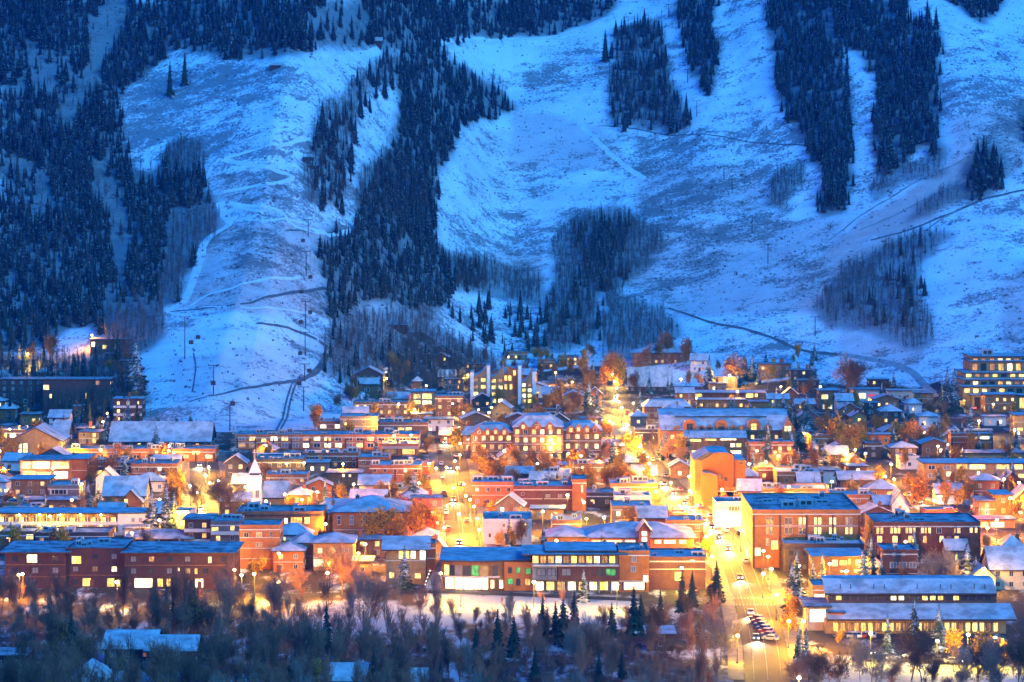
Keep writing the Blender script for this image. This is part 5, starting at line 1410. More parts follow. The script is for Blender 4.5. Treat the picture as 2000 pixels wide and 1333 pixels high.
nfill = 0
for i in range(2600):
    px = rnd.uniform(-10, 2010); py = rnd.uniform(712, 1135)
    if 255 < px < 640 and py < 885: continue
    X, Y, Z = hit(px, py); ww_ = rnd.uniform(7, 13); dd = 11
    if Y > float(np.interp(X, FX, FY))+60: continue
    if not free(X, Y+dd/2, ww_/2+1.5): continue
    s_ = F/Y; hh_ = rnd.uniform(3.2, 7.5)
    if py > 1060 and not (560 < px < 860): continue
    if py < 772 and 1560 < px < 1870: continue
    fill_house(px-ww_*s_/2, px+ww_*s_/2, py-hh_*s_, py)
    r = LABELQ[-1][0]; r.rotation_euler[2] = rnd.uniform(-.16, .16)
    nfill += 1
    if nfill > 105: break
print('fill houses', nfill)
# ---------------------------------------------------------------- street lamps, with lamps added as warm fill
LD = {}
for k, c, pw in (('o',(1.0,0.38,0.008),3100),('O',(1.0,0.41,0.01),6000),('w',(1.0,0.52,0.06),4000),('W',(1.0,0.58,0.08),8500),('y',(1.0,0.66,0.02),2600),('r',(1.0,0.02,0.008),15000),('R',(1.0,0.02,0.008),5500),('g',(0.1,1.0,0.4),300)):
    l = bpy.data.lights.new('lamp_light', 'POINT'); l.energy = pw; l.color = c; l.shadow_soft_size = 0.5; LD[k] = l
LH = 7.5
mb = MB(); mb.tube((0,0,-.5),(0,0,LH-.35),.12,.07,6); mb.tube((0,0,LH-.5),(0,-.9,LH-.25),.06,.05,5); mb.box(-.25,.25,-.25,.25,0,.5); POLE = mb.mesh('pole', [M['steel_dark']])
HEAD = {}
def head_mesh(mat):
    m_ = MB(); n = 8
    prof = [(.12,LH-.45),(.42,LH-.3),(.46,LH-.05),(.3,LH+.15),(.05,LH+.25)]
    for (r0,z0),(r1,z1) in zip(prof[:-1],prof[1:]):
        for i in range(n):
            a, b = 2*math.pi*i/n, 2*math.pi*(i+1)/n
            m_.poly([(r0*math.cos(a),-.9+r0*math.sin(a),z0),(r0*math.cos(b),-.9+r0*math.sin(b),z0),(r1*math.cos(b),-.9+r1*math.sin(b),z1),(r1*math.cos(a),-.9+r1*math.sin(a),z1)])
    return m_.mesh('lamp_head', [mat])
for k, mt in (('o','lamp_o'),('O','lamp_o'),('w','lamp_w'),('W','lamp_w'),('y','lamp_o')): HEAD[k] = head_mesh(M[mt])
def street_or_fill_lamp(px, py, k):
    yb = (py-310*LH/130)/(1-LH/130)
    X, Y, Z = hit(px, yb)
    r = empty('street_or_fill_lamp', (X, Y, Z)); tag(r, None, 'street lamp', 'street lamps of the town')
    link_mesh('pole', POLE, r); link_mesh('lamp_head', HEAD[k], r)
    lo = bpy.data.objects.new('lamp_light', LD[k]); COL.objects.link(lo); lo.parent = r; lo.location = (0, -1.55, LH-.2)
    LABELQ.append((r, {'o':'orange street or fill lamp','O':'strong orange street or fill lamp','w':'white street or fill lamp','W':'blazing white street lamp','y':'yellow street or fill lamp'}[k], X, Y))
LAMPS = '''45 1120 o;55 905 o;0 880 O;8 915 O;408 912 W;402 928 W;428 938 W;386 962 w;372 948 w;350 1000 y;312 1015 O;405 890 O;470 930 w;472 1122 y;497 1120 y;458 1112 o;714 1062 O;700 1080 o;640 1118 o;670 906 o;743 820 O;838 905 O;852 914 o;872 912 O;893 913 O;898 888 O;906 945 o;885 952 o;918 975 O;926 988 o;896 1003 W;932 1012 O;936 1034 o;910 968 o;868 1030 o;845 1000 o;
1195 715 w;1200 745 w;1206 772 W;1214 796 w;1190 822 O;1232 845 o;1250 866 O;1258 882 o;1268 904 O;1274 921 O;1290 943 O;1310 942 O;1313 968 O;1326 987 O;1350 962 O;1362 986 O;1400 985 W;1418 1000 w;1410 1022 W;1432 1012 w;1446 1034 O;1458 992 O;1400 1058 O;1225 830 w;1250 872 W;1276 925 w;1302 952 W;480 950 w;520 978 w;1196 730 W;1204 758 w;1209 785 W;1242 852 W;1264 892 w;1500 1086 o;1560 1104 o;1620 1100 o;1680 1096 o;1390 1086 O;1386 1042 O;1476 1062 O;1506 1110 O;1500 1060 o;1516 1160 O;1540 1212 O;1568 1212 O;1440 1240 y;1560 1322 w;1698 1013 O;1620 1004 o;1808 1004 o;1888 1007 O;1901 1012 O;1946 1015 O;1928 1030 o;1992 1000 o;1740 906 O;1746 935 O;1757 960 O;1690 885 O;1670 878 y;1650 888 o;1895 758 y;1903 750 y;1862 775 y;1425 733 W;1440 765 o;1330 740 o;1525 755 o;1602 755 o;935 800 y;960 795 y;905 806 y;1035 856 O;1020 862 w;1140 850 o;1080 866 o;1290 838 o;55 695 y;180 660 o;72 752 o;20 838 O;76 846 W;92 842 o;120 860 y;150 868 y;1890 1238 y;1942 1244 y;1830 1250 y;1700 1236 y;1478 880 o;1496 902 O;1520 890 O;1912 822 W;1850 868 o;1140 980 y;1060 998 w;1250 1000 y;1180 1010 w;810 800 y;770 850 o;690 960 o;590 975 o;545 1080 o;620 960 o;760 945 o;985 1008 o;1205 1140 y;900 1135 y;1050 905 o;1110 885 o;985 880 o;1170 900 o;1600 965 o;1540 950 O;1345 930 O;1410 955 O;1480 940 o;1900 935 o;1960 935 o;1800 940 o;240 885 o;330 880 o;160 945 y;250 935 o;520 870 o;640 870 o;560 905 o'''
for t in LAMPS.replace('\n', '').split(';'):  # a few by the church and corner hotel are added to brighten their walls
    a, b, c = t.split(); street_or_fill_lamp(float(a), float(b), c)
ADDED_FILL = []  # lamps added at random free spots as warm fill light for the town
for i in range(700):
    px = rnd.uniform(0, 2000); py = rnd.uniform(845, 1140) if rnd.random() < .7 else rnd.uniform(720, 850)
    if py < 860 and 250 < px < 620: continue
    yb = (py-310*LH/130)/(1-LH/130); X, Y, Z = hit(px, yb)
    if not free(X, Y, 0.5, road=False) or Y > float(np.interp(X, FX, FY))-10: continue
    if any((X-a)**2+((Y-b)*.6)**2 < 24**2 for a, b in ADDED_FILL): continue
    ADDED_FILL.append((X, Y)); street_or_fill_lamp(px, py, rnd.choice('oooOyw'))
    if len(ADDED_FILL) > 85: break
# traffic signals: pole, arm, housing, lenses
def signal(px, py, k, label):
    X, Y, Z = hit(px, py)
    r = empty('traffic_light', (X, Y, Z)); tag(r, label, 'traffic light')
    m_ = MB(); m_.tube((0,0,-.5),(0,0,5.6),.12,.09,6); m_.tube((0,0,5.5),(-3.2,0,5.7),.08,.06,5); m_.build('pole', M['steel_dark'], r)
    m_ = MB(); m_.box(-3.4,-2.9,-.25,.2,4.5,5.75); h_ = m_.build('signal_housing', M['steel_dark'], r)
    for i, (n_, mt) in enumerate((('lamp_r','r'),('leaf_y','o'),('lamp_g','g'))):
        q = MB(); z = 5.5-i*.42
        q.poly([(-3.15+.17*math.cos(2*math.pi*j/8), -.27, z+.17*math.sin(2*math.pi*j/8)) for j in range(8)])
        on = (i == 0 and k == 'r') or (i == 2 and k == 'g')
        q.build('lens', M[n_] if on else M['glass'], h_)
    lo = bpy.data.objects.new('signal_light', LD['R' if px > 1500 else k]); COL.objects.link(lo); lo.parent = r; lo.location = (-3.15, -1.0, 5.4)
signal(872,1052,'r','red traffic light on the near left corner of the red-lit street')
signal(890,1018,'r','red traffic light farther up the red-lit street')
signal(1362,1028,'r','red traffic light at the main street crossing left of the corner shop')
signal(1880,1040,'r','red traffic light at the right-hand crossing below the red-lit house')
signal(1915,1018,'r','red traffic light just under the red-lit house')
signal(1330,1045,'r','red traffic light below the cross-gabled brick pavilion')

# ---------------------------------------------------------------- cars
def car_meshes(bodym, lit=True):
    b = MB()
    prof = [(-2.2,.35),(2.2,.35),(2.25,.8),(1.9,.95),(1.1,1.0),(.6,1.5),(-1.2,1.52),(-1.9,1.05),(-2.25,.95)]
    prism_x(b, prof[::-1], -.88, .88, [0]*9); body = b.mesh('body', [bodym])
    g = MB()
    for s_ in (-1, 1): g.poly([(s_*.885,1.0,1.02),(s_*.885,.58,1.42),(s_*.885,-1.15,1.44),(s_*.885,-1.75,1.06)])
    g.poly([(-.75,-1.93,1.08),(.75,-1.93,1.08),(.7,-1.24,1.5),(-.7,-1.24,1.5)]); g.poly([(-.75,1.12,1.03),(-.7,.63,1.5),(.7,.63,1.5),(.75,1.12,1.03)])
    glass = g.mesh('windows', [M['glass']])
    w = MB(); n = 10
    for i in range(n):
        a, c = 2*math.pi*i/n, 2*math.pi*(i+1)/n
        w.poly([(-.1,.33*math.cos(a),.33+.33*math.sin(a)),(-.1,.33*math.cos(c),.33+.33*math.sin(c)),(.1,.33*math.cos(c),.33+.33*math.sin(c)),(.1,.33*math.cos(a),.33+.33*math.sin(a))])
    for s_ in (-.1, .1): w.poly([(s_,.33*math.cos(2*math.pi*i/n),.33+.33*math.sin(2*math.pi*i/n)) for i in range(n)])
    wheel = w.mesh('wheel', [M['dark']])
    sn = MB(); sn.box(-.75,.75,-1.15,.55,1.525,1.62); sn.box(-.75,.75,1.2,2.1,.99,1.05); snow = sn.mesh('snow_cap', [M['snow']])
    return body, glass, wheel, snow
M['hl'] = emit_plain('headlamp_glass', (1.0,.88,.6), 45); M['tl'] = emit_plain('tail_lamp_glass', (1.0,.06,.03), 25)
hm = MB(); hm.box(-.16,.16,-.05,.05,-.09,.09); HLM = hm.mesh('headlight', [M['hl']]); hm = MB(); hm.box(-.16,.16,-.05,.05,-.09,.09); TLM = hm.mesh('tail_light', [M['tl']])
hm = MB(); hm.box(-.16,.16,-.05,.05,-.09,.09); ULM = hm.mesh('headlight', [M['trim']])
CARM = [(n_, car_meshes(surf('car_paint_'+n_, c, tuple(x*.8 for x in c), rough=.35, spec=.5))) for n_, c in (('white',(.6,.6,.6)),('black',(.02,.02,.025)),('red',(.3,.03,.03)),('blue',(.04,.07,.16)),('silver',(.35,.36,.38)))]
hlight = bpy.data.lights.new('headlight_beam', 'SPOT'); hlight.energy = 4500; hlight.spot_size = math.radians(70); hlight.spot_blend = .7; hlight.color = (1,.75,.42); hlight.shadow_soft_size = .3
def car(X, Y, rz, label, lit, snowy, group, ci=None):
    nm, (b_, g_, w_, s_) = CARM[ci if ci is not None else rnd.randrange(5)]
    Z = float(G(X, Y))+.12
    r = empty('car', (X, Y, Z), rz); tag(r, label, 'car', group)
    link_mesh('body', b_, r); link_mesh('windows', g_, r)
    for wx in (-.85, .85):
        for wy in (-1.4, 1.35): link_mesh('wheel', w_, r, (wx, wy, 0))
    for sx in (-.62, .62):
        link_mesh('headlight', HLM if lit else ULM, r, (sx, 2.27, .72)); link_mesh('tail_light', TLM, r, (sx, -2.27, .82)) if lit else None
    if snowy: link_mesh('snow_cap', s_, r)
    if lit:
        lo = bpy.data.objects.new('headlight_beam', hlight); COL.objects.link(lo); lo.parent = r; lo.location = (0, 2.5, .75); lo.rotation_euler = (math.radians(82), 0, 0)
    LABELQ.append((r, nm+(' car with lights on' if lit else ' snow-topped parked car' if snowy else ' parked car'), X, Y)) if label is None else None
def on_road(pix, t, off):
    P = catmull([np.array(hit(*p)[:2]) for p in pix], 10); i = min(int(t*(len(P)-1)), len(P)-2)
    d = P[i+1]-P[i]; d = d/np.linalg.norm(d); q = P[i]+np.array([d[1], -d[0]])*off
    return q[0], q[1], math.atan2(-d[0], d[1])
# traffic on the main street, coming and going, and a few on the other roads
for pix, ts in ((MAIN, ((.16,-1),(.20,-1),(.27,-1),(.31,1),(.36,-1),(.41,-1),(.44,1),(.455,-1),(.475,1),(.49,-1),(.50,1),(.53,-1),(.545,1),(.56,-1),(.58,1),(.60,-1),(.62,1),(.64,-1),(.67,1),(.70,-1),(.73,1),(.76,-1),(.79,1),(.82,-1),(.85,1),(.88,-1))),
                (RED, ((.15,-1),(.3,1),(.42,-1),(.5,1),(.62,-1),(.72,1),(.85,-1))), (LEFTS, ((.3,-1),(.5,1),(.7,-1),(.85,-1))),
                (CROSS, ((.2,-1),(.35,1),(.5,-1),(.62,1),(.75,-1))), (ROADS[5][0], ((.3,1),(.55,-1),(.75,1))), (ROADS[4][0], ((.25,1),(.5,-1)))):
    for t, d in ts:
        x, y, a = on_road(pix, t, 2.0*d)
        car(x, y, a+(0 if d > 0 else math.pi), None, True, False, 'cars driving with lights on')
# parked rows
for i in range(7):
    X, Y, Z = hit(1478+i*4.5, 1213+i*6.5); car(X, Y, math.radians(60), None, False, True, 'parked cars under snow in the main street')
for t in (.30,.325,.35,.375,.40,.425):
    x, y, a = on_road(MAIN, t, 7.2-1.6); car(x, y, a, None, False, True, 'parked cars under snow in the main street')
for i in range(12):
    X, Y, Z = hit(1742+i*7, 786+(i % 2)); car(X, Y-2, rnd.uniform(-.2,.2), None, False, True, 'parked cars under the mountain road')
for i in range(8):
    X, Y, Z = hit(1640+i*9, 1246); car(X, Y, rnd.uniform(-.1,.1), None, False, i % 3 == 0, 'parked cars beside the long low hall')
for i in range(6):
    x, y, a = on_road(RED, .25+i*.1, -5.2); car(x, y, a, None, False, True, 'parked cars along the red-lit street')
# ---------------------------------------------------------------- trees of the town and valley
CONM = [tri_mesh('spruce_crown', *conifer_np(300+i, 20, 11, 6, .15+.02*(i % 4), .45, True), M['conifer_t']) for i in range(6)]
CONF = [tri_mesh('spruce_crown', *conifer_np(330+i, 26, 12, 6, .13+.015*(i % 4), .5, True), M['conifer']) for i in range(6)]
CONS = [tri_mesh('spruce_crown', *conifer_np(360+i, 11, 8, 5, .17, .4), M['conifer']) for i in range(4)]
mb = MB(); mb.tube((0,0,-.06),(0,0,.2),.016,.012,6); TRUNK = mb.mesh('trunk', [M['bark']])
bare_src = [bare_np(400+i, 4, .6, .46+.06*(i % 3), .016, i % 3 != 2) for i in range(6)]
def mk_bare(mat): return [tri_mesh('branches', v, t, M[mat]) for v, t, q in bare_src]
BARE = {'bark': mk_bare('bark'), 'bark_pale': mk_bare('bark_pale'), 'bark_red': mk_bare('bark_red')}
slim_src = [bare_np(440+i, 3, 1.0, .32, .013, True) for i in range(6)]
SLIM = {k: [tri_mesh('branches', v, t, M[k]) for v, t, q in slim_src] for k in ('bark','bark_pale','bark_red')}
leafy = []
LEAFM = {}
for i in range(4):
    v, t, tips = bare_src[i]
    lv, lt = leaves_np(500+i, tips, 1300, .021, .22)
    LEAFM[i] = {k: tri_mesh('foliage', lv, lt, M[k]) for k in ('leaf_o','leaf_y','leaf_r')}
shr_src = [bare_np(470+i, 3, 2.0, .55, .012, False, 5) for i in range(4)]

LAST = []
def tree_base(name, X, Y, Z, cat='tree', group=None):
    r = empty(name, (X, Y, Z), rnd.random()*6.28); tag(r, None, cat, group); LAST.append(r); return r
def conifer(px, yb, ytop, kind='t', label=None, group='spruces of the town and valley', wide=1.0, pos=None, hh=None):
    X, Y, Z = pos or hit(px, yb); h = hh or (yb-ytop)*Y/F
    r = tree_base('spruce_tree', X, Y, Z, group=group)
    m_ = rnd.choice({'t': CONM, 'f': CONF, 's': CONS}[kind]); w = h*wide*rnd.uniform(.9, 1.15)
    link_mesh('crown', m_, r, (0, 0, 0), (w, w, h)); link_mesh('trunk', TRUNK, r, (0, 0, 0), (h, h, h))
    if label: r['label'] = label
    else: LABELQ.append((r, ('tall ' if h > 13 else 'small ' if h < 8 else '')+('snow-dusted spruce' if kind == 't' else 'dark spruce'), X, Y))
    return r
def bare(px, yb, ytop, mat='bark', slim=False, label=None, group='bare trees of the town and valley', pos=None, hh=None, narrow=1.0):
    X, Y, Z = pos or hit(px, yb); h = hh or (yb-ytop)*Y/F
    r = tree_base('bare_tree', X, Y, Z, group=group); w = h*rnd.uniform(.85, 1.2)*(narrow if not slim else .8*narrow)
    link_mesh('branches', rnd.choice((SLIM if slim else BARE)[mat]), r, (0, 0, -.2), (w, w, h))
    if label: r['label'] = label
    else: LABELQ.append((r, ('tall ' if h > 13 else 'small ' if h < 7 else '')+{'bark':'bare brown tree','bark_pale':'bare pale aspen','bark_red':'bare reddish tree'}[mat], X, Y))
    return r
def autumn(px, yb, ytop, col='leaf_o', label=None, wide=1.0, pos=None, hh=None):
    X, Y, Z = pos or hit(px, yb); h = hh or (yb-ytop)*Y/F
    r = tree_base('autumn_tree', X, Y, Z, group='autumn trees still in leaf'); w = h*wide*rnd.uniform(.75, 1.0)
    i = rnd.randrange(4)
    link_mesh('branches', BARE['bark'][i], r, (0, 0, -.2), (w, w, h)); link_mesh('foliage', LEAFM[i][col], r, (0, 0, -.2), (w, w, h))
    if label: r['label'] = label
    else: LABELQ.append((r, ('tall ' if h > 13 else 'small ' if h < 7 else '')+{'leaf_o':'orange autumn tree','leaf_y':'golden autumn tree','leaf_r':'rusty autumn tree'}[col], X, Y))
    return r

for a in ((296,1046,950),(325,1046,935),(340,1040,955),(172,1008,936),(88,1012,958),(635,996,928),(662,990,932),(500,912,872),(808,992,918,1.7),(790,1152,1064),(1500,905,818),(1566,880,822),(1546,900,840),
          (1590,925,850,1.6),(1612,922,858,1.5),(1140,1176,1108),(1556,1165,1066),(1546,1196,1090),(1606,1150,1075),(1588,1160,1090),(1702,1145,1036),(1686,1150,1070),(1720,1150,1085),(1786,1250,1162),(1734,1276,1196),(1834,1272,1178),
          (1888,1152,1058),(1872,1150,1072),(1906,1150,1080),(1746,768,724),(1722,794,744),(1850,806,714),(1864,806,718),(1840,800,738),(1895,860,788),(1834,880,800),(1786,848,790),(1764,846,800),(1150,810,740),(1166,806,752),
          (1385,760,698),(1470,745,690),(1456,745,700),(1448,750,708),(1020,812,765),(1345,905,838),(1200,905,850),(1215,925,868),(1250,900,850),(1300,895,832),(1290,900,850),(190,860,815),(205,858,812),(170,864,826),
          (118,760,700),(265,775,655),(270,790,700),(345,842,806),(372,845,800),(384,845,815),(308,842,802),(295,842,815),(250,840,770),(1530,830,765),(1550,835,770),(1575,838,765),(1512,838,770),(1590,760,705),
          (1660,770,715),(1745,880,830),(1965,960,905),(1945,955,910),(1915,958,915),(1880,905,870),(470,1090,1050),(1250,805,760),(1268,770,725),(1312,775,735),(1965,905,850),(1985,880,830),(905,800,762),(1560,1290,1220),(1575,1296,1230)):
    conifer(a[0], a[1], a[2], 't', wide=a[3] if len(a) > 3 else 1.0)
for a in ((638,1272,1172),(515,1345,1262),(570,1352,1264),(730,1345,1262),(756,1345,1285),(972,1300,1186),(1004,1285,1200),(1060,1250,1158),(1085,1255,1172),(1100,1262,1165),(1122,1250,1150),(1195,1250,1175),(1238,1240,1140),
          (1332,1200,1106),(1352,1190,1112),(1290,1230,1150),(1252,1240,1160),(140,1310,1188),(152,1300,1215),(325,1208,1140),(340,1205,1150),(860,1345,1290),(1045,1330,1260),(1170,1340,1270),(1400,1180,1092,1.3),(1215,1330,1262),(930,1300,1215),(215,1350,1290),(395,1300,1240)):
    conifer(a[0], a[1], a[2], 'f', wide=a[3] if len(a) > 3 else 1.0)
# autumn colour
for a in ((612,852,786,'o'),(898,880,818,'o',1.2),(888,882,828,'y'),(945,908,862,'o'),(930,915,880,'o'),(1184,770,680,'o'),(1206,772,692,'y',1.1),(1196,745,680,'o'),(1240,905,835,'o'),(1258,930,872,'o'),(1222,885,840,'y'),(1330,905,838,'y',.8),
          (1634,880,806,'y',1.5),(1650,892,820,'o',1.3),(1682,880,826,'y',1.4),(1668,900,850,'y',1.2),(1768,870,812,'o',1.2),(1796,880,830,'o',1.2),(1826,880,822,'o',1.2),(1750,866,818,'y'),(1800,1005,912,'o',1.2),(1850,1000,936,'o',1.1),(1775,968,918,'r'),
          (1893,985,930,'o',1.1),(1880,990,940,'o'),(1868,1000,950,'y'),(720,1078,990,'y',1.2),(748,1080,985,'y',1.2),(775,1082,1000,'o'),(812,1068,972,'o',1.1),(838,1058,962,'o'),(800,1060,985,'r'),(852,1050,985,'o'),
          (980,940,890,'o'),(1050,948,902,'o'),(1085,948,896,'o'),(1110,946,900,'y'),(1150,944,900,'o'),(1185,960,905,'o'),(1215,962,900,'o'),(1135,915,870,'r'),(1035,935,895,'y'),(345,1040,985,'y'),(352,1035,995,'y'),
          (110,1312,1205,'r'),(104,1320,1225,'r'),(152,1325,1240,'r'),(178,1300,1226,'r'),(372,1260,1150,'r'),(622,1352,1282,'y',.7),(96,712,650,'r'),(215,742,700,'o'),(1305,705,640,'r'),(1290,712,660,'r'),(1435,752,684,'r'),
          (1340,716,652,'r'),(1110,735,690,'o'),(1140,735,686,'y'),(1085,742,706,'o'),(1060,738,700,'r'),(52,712,684,'y'),(630,868,836,'o'),(1345,1060,1022,'r'),(1370,1072,1030,'o'),(1330,1050,1018,'o'),(1384,1092,1040,'y',1.2),
          (1520,1105,1060,'y'),(1540,1250,1175,'y'),(1545,1215,1150,'o'),(1440,1262,1210,'y',.7),(1870,1300,1225,'y',1.2),(1925,1310,1222,'y',1.2),(1960,1300,1240,'y'),(1640,1262,1225,'y'),(20,1000,950,'r'),(12,1060,1035,'r'),(120,1060,1035,'r'),
          (1865,905,868,'o'),(1972,905,862,'r'),(740,868,845,'o'),(660,800,765,'r'),(688,790,750,'r'),(1240,768,720,'r'),(1265,722,668,'r'),(560,1090,1050,'y'),(490,1130,1085,'y'),(505,1128,1080,'y'),(1680,975,930,'r'),(1715,960,905,'o'),
          (1000,812,770,'o'),(1068,812,760,'o'),(1090,808,745,'o'),(1120,812,762,'r'),(885,800,768,'y'),(1045,800,765,'y'),(990,808,778,'y')):
    autumn(a[0], a[1], a[2], 'leaf_'+a[3], wide=a[4] if len(a) > 4 else 1.0)
# bare trees named one by one
for a in ((575,990,922,'p'),(430,1010,910,'b'),(448,1015,925,'b'),(385,1005,930,'b'),(668,1160,1052,'r'),(690,1165,1075,'r'),(640,1150,1060,'b'),(590,1165,1100,'r'),(655,1055,985,'p'),(1842,1155,1060,'p'),(1818,1156,1072,'p'),(1860,1155,1078,'p'),
          (1660,775,680,'p'),(1652,778,690,'b'),(1670,780,696,'b'),(1900,1100,1045,'b'),(1930,1090,1040,'r'),(1960,1085,1045,'r'),(1985,1080,1040,'r'),(1760,1150,1090,'b'),(1320,900,850,'b'),(1305,905,845,'r'),(1275,890,830,'b'),
          (1500,935,890,'p'),(1515,920,875,'p'),(1510,930,895,'b'),(1380,895,860,'p'),(1780,1330,1215,'b'),(1800,1340,1225,'b'),(1680,1330,1250,'p'),(1700,1360,1240,'p'),(1880,1370,1240,'p'),(1930,1370,1235,'p'),(1960,1365,1255,'b'),(1990,1370,1190,'b'),(1905,1360,1250,'b'),
          (1580,1330,1255,'b'),(1600,1345,1250,'b'),(1620,1340,1262,'r'),(1640,1345,1265,'b'),(1560,1350,1262,'r'),(1820,1350,1270,'b'),(1740,1350,1275,'r'),(1665,1300,1230,'p'),(1390,1180,1130,'b'),(1100,1180,1145,'r'),(1060,1180,1150,'r')):
    bare(a[0], a[1], a[2], {'b':'bark','p':'bark_pale','r':'bark_red'}[a[3]])

# crowded valley wood in front of the town
zones = (((-40,1200,470,1470),60,'at the lower left'),((440,1190,860,1470),52,'below the golden-lit shop'),((830,1225,1430,1480),60,'left of the main street'))
ZL = 'bare trees of the valley wood'
nb = 0; WOODQ = []
for (x0, y0, x1, y1), n, where in zones:
    for i in range(n):
        for _ in range(20):
            px, py = rnd.uniform(x0, x1), y0+(y1-y0)*rnd.random()**1.15
            X, Y, Z = hit(px, py)
            if free(X, Y, 2) or False: break
        m_ = rnd.choice(('bark','bark_red','bark_red','bark_pale') if px > 420 else ('bark','bark','bark','bark_red'))
        h = rnd.uniform(12, 19) if x0 < 800 else rnd.uniform(10, 16)
        bare(0, 0, 0, m_, rnd.random() < .72, label='x', group=ZL, pos=(X, Y, Z), hh=h, narrow=.68)
        size = 'tall ' if h > 14.5 else 'middling ' if h > 12 else 'short '
        spots = ((90,'at far left'),(200,'left of the valley house'),(300,'over the valley house'),(400,'right of the valley house'),(500,'below the orange brick box'),(600,'below the golden-lit shop'),(700,'near the gold tree'),(800,'below the corner house'),(900,'below the outdoor stairs'),(1000,'below the gallery'),(1100,'below the modern museum'),(1210,'left of the hidden cabin'),(1310,'before the hidden cabin'),(9999,'beside the main street'))
        sp = next(t for a, t in spots if px < a)
        depth = 'front' if py > 1370 else 'middle' if py > 1290 else 'rear'
        WOODQ.append((size+{'bark':'brown','bark_red':'reddish','bark_pale':'pale'}[m_]+' bare tree, '+depth+' wood '+sp, X/Y, bpy.data.objects[-1] if False else LAST[-1]))
# the smaller trees of the wood, one mass
P = []; H = []
for i in range(420):
    (x0, y0, x1, y1), n, where = zones[i % 3]
    px, py = rnd.uniform(x0, x1), rnd.uniform(y0, y1)
    X, Y = (px-1000)/F*(F*CH/(py-YH)), F*CH/(py-YH)
    if free(X, Y, 2) and not (560 < px < 760 and py < 1235): P.append((X, Y, -.2)); H.append(rnd.uniform(8, 14) if i % 3 < 2 else rnd.uniform(5, 10))
tag(scatter('valley_wood', [(v, t) for v, t, q in slim_src], np.array(P), np.array(H), M['bark_red'], 31, .4), kind='stuff', label='thin leafless young trees of the valley wood')
# undergrowth of the valley, one mass
P = []; H = []
for i in range(900):
    px, py = rnd.uniform(-60, 2060), 1162+ (1560-1162)*rnd.random()**1.1
    if 1390 < px < 1560 and py < 1400: continue
    if px > 1560 and py < 1300: continue
    if 820 < px < 1400 and py < 1200 and rnd.random() < .9: continue
    if 550 < px < 900 and py < 1240 and rnd.random() < .75: continue
    X, Y = (px-1000)/F*(F*CH/(py-YH)), F*CH/(py-YH)
    if not free(X, Y, 1.5): continue
    P.append((X, Y, -.1)); H.append(rnd.uniform(1.5, 5))
shr_small = []
for v, t, q in [bare_np(480+i, 2, 2.2, .5, .010, True, 3) for i in range(4)]: shr_small.append((v, t))
print('shrub tris', [len(t) for v, t in shr_small], 'bare', [len(t) for v, t, q in bare_src], 'slim', [len(t) for v, t, q in slim_src])
P = np.array(P); H = np.array(H)
half = len(P)//2
tag(scatter('valley_undergrowth', shr_small, P[:half], H[:half], M['bark_red'], 21, .4), kind='stuff', label='reddish leafless undergrowth filling the valley wood')
tag(scatter('valley_scrub', shr_small, P[half:], H[half:], M['bark'], 22, .4), kind='stuff', label='brown leafless scrub filling the valley wood')

# autumn trees crowding the middle of town
na = 0
for (x0, x1, y0, y1), n in (((880,1300,850,965),34),((1600,1900,840,990),18),((250,460,905,1010),8),((0,210,835,965),10),((1140,1235,690,790),9),((640,880,950,1010),5),((1400,1600,900,965),6),((900,1120,760,850),9)):
    k = 0
    for t in range(n*12):
        X, Y, Z = hit(rnd.uniform(x0, x1), rnd.uniform(y0, y1))
        if free(X, Y, 2.2):
            autumn(0, 0, 0, rnd.choice(('leaf_o','leaf_o','leaf_y','leaf_r')), pos=(X, Y, Z), hh=rnd.uniform(7, 13), wide=rnd.uniform(.8, 1.2)); k += 1; na += 1
            if k >= n: break
print('autumn', na)
# trees filling the gardens between the houses
cnt = 0; nbare = 0; ncon = 0
for i in range(2500):
    px = rnd.uniform(0, 2000); py = 705+ 400*rnd.random()**1.4
    X, Y, Z = hit(px, py)
    foot = float(np.interp(X, FX, FY))
    if Y > foot+130 or (270 < px < 640 and py < 880): continue
    if not free(X, Y, 3) or (py < 772 and 1600 < px < 1860): continue
    d = fbm(px/60, py/30)
    if d < .36: continue
    q = rnd.random(); h = rnd.uniform(6, 12)
    if (q < .5 and px > 1150 or q < .38) and ncon < 115: ncon += 1; conifer(0, 0, 0, 't', pos=(X, Y, Z), hh=h)
    elif q < .62: autumn(0, 0, 0, rnd.choice(('leaf_o','leaf_r','leaf_y')), pos=(X, Y, Z), hh=h)
    elif nbare < 50 and q > .62: nbare += 1; bare(0, 0, 0, rnd.choice(('bark','bark_pale','bark_red')), rnd.random() < .5, pos=(X, Y, Z), hh=h*1.1)
    else: continue
    cnt += 1
    if cnt > 340: break
print('garden trees', cnt)
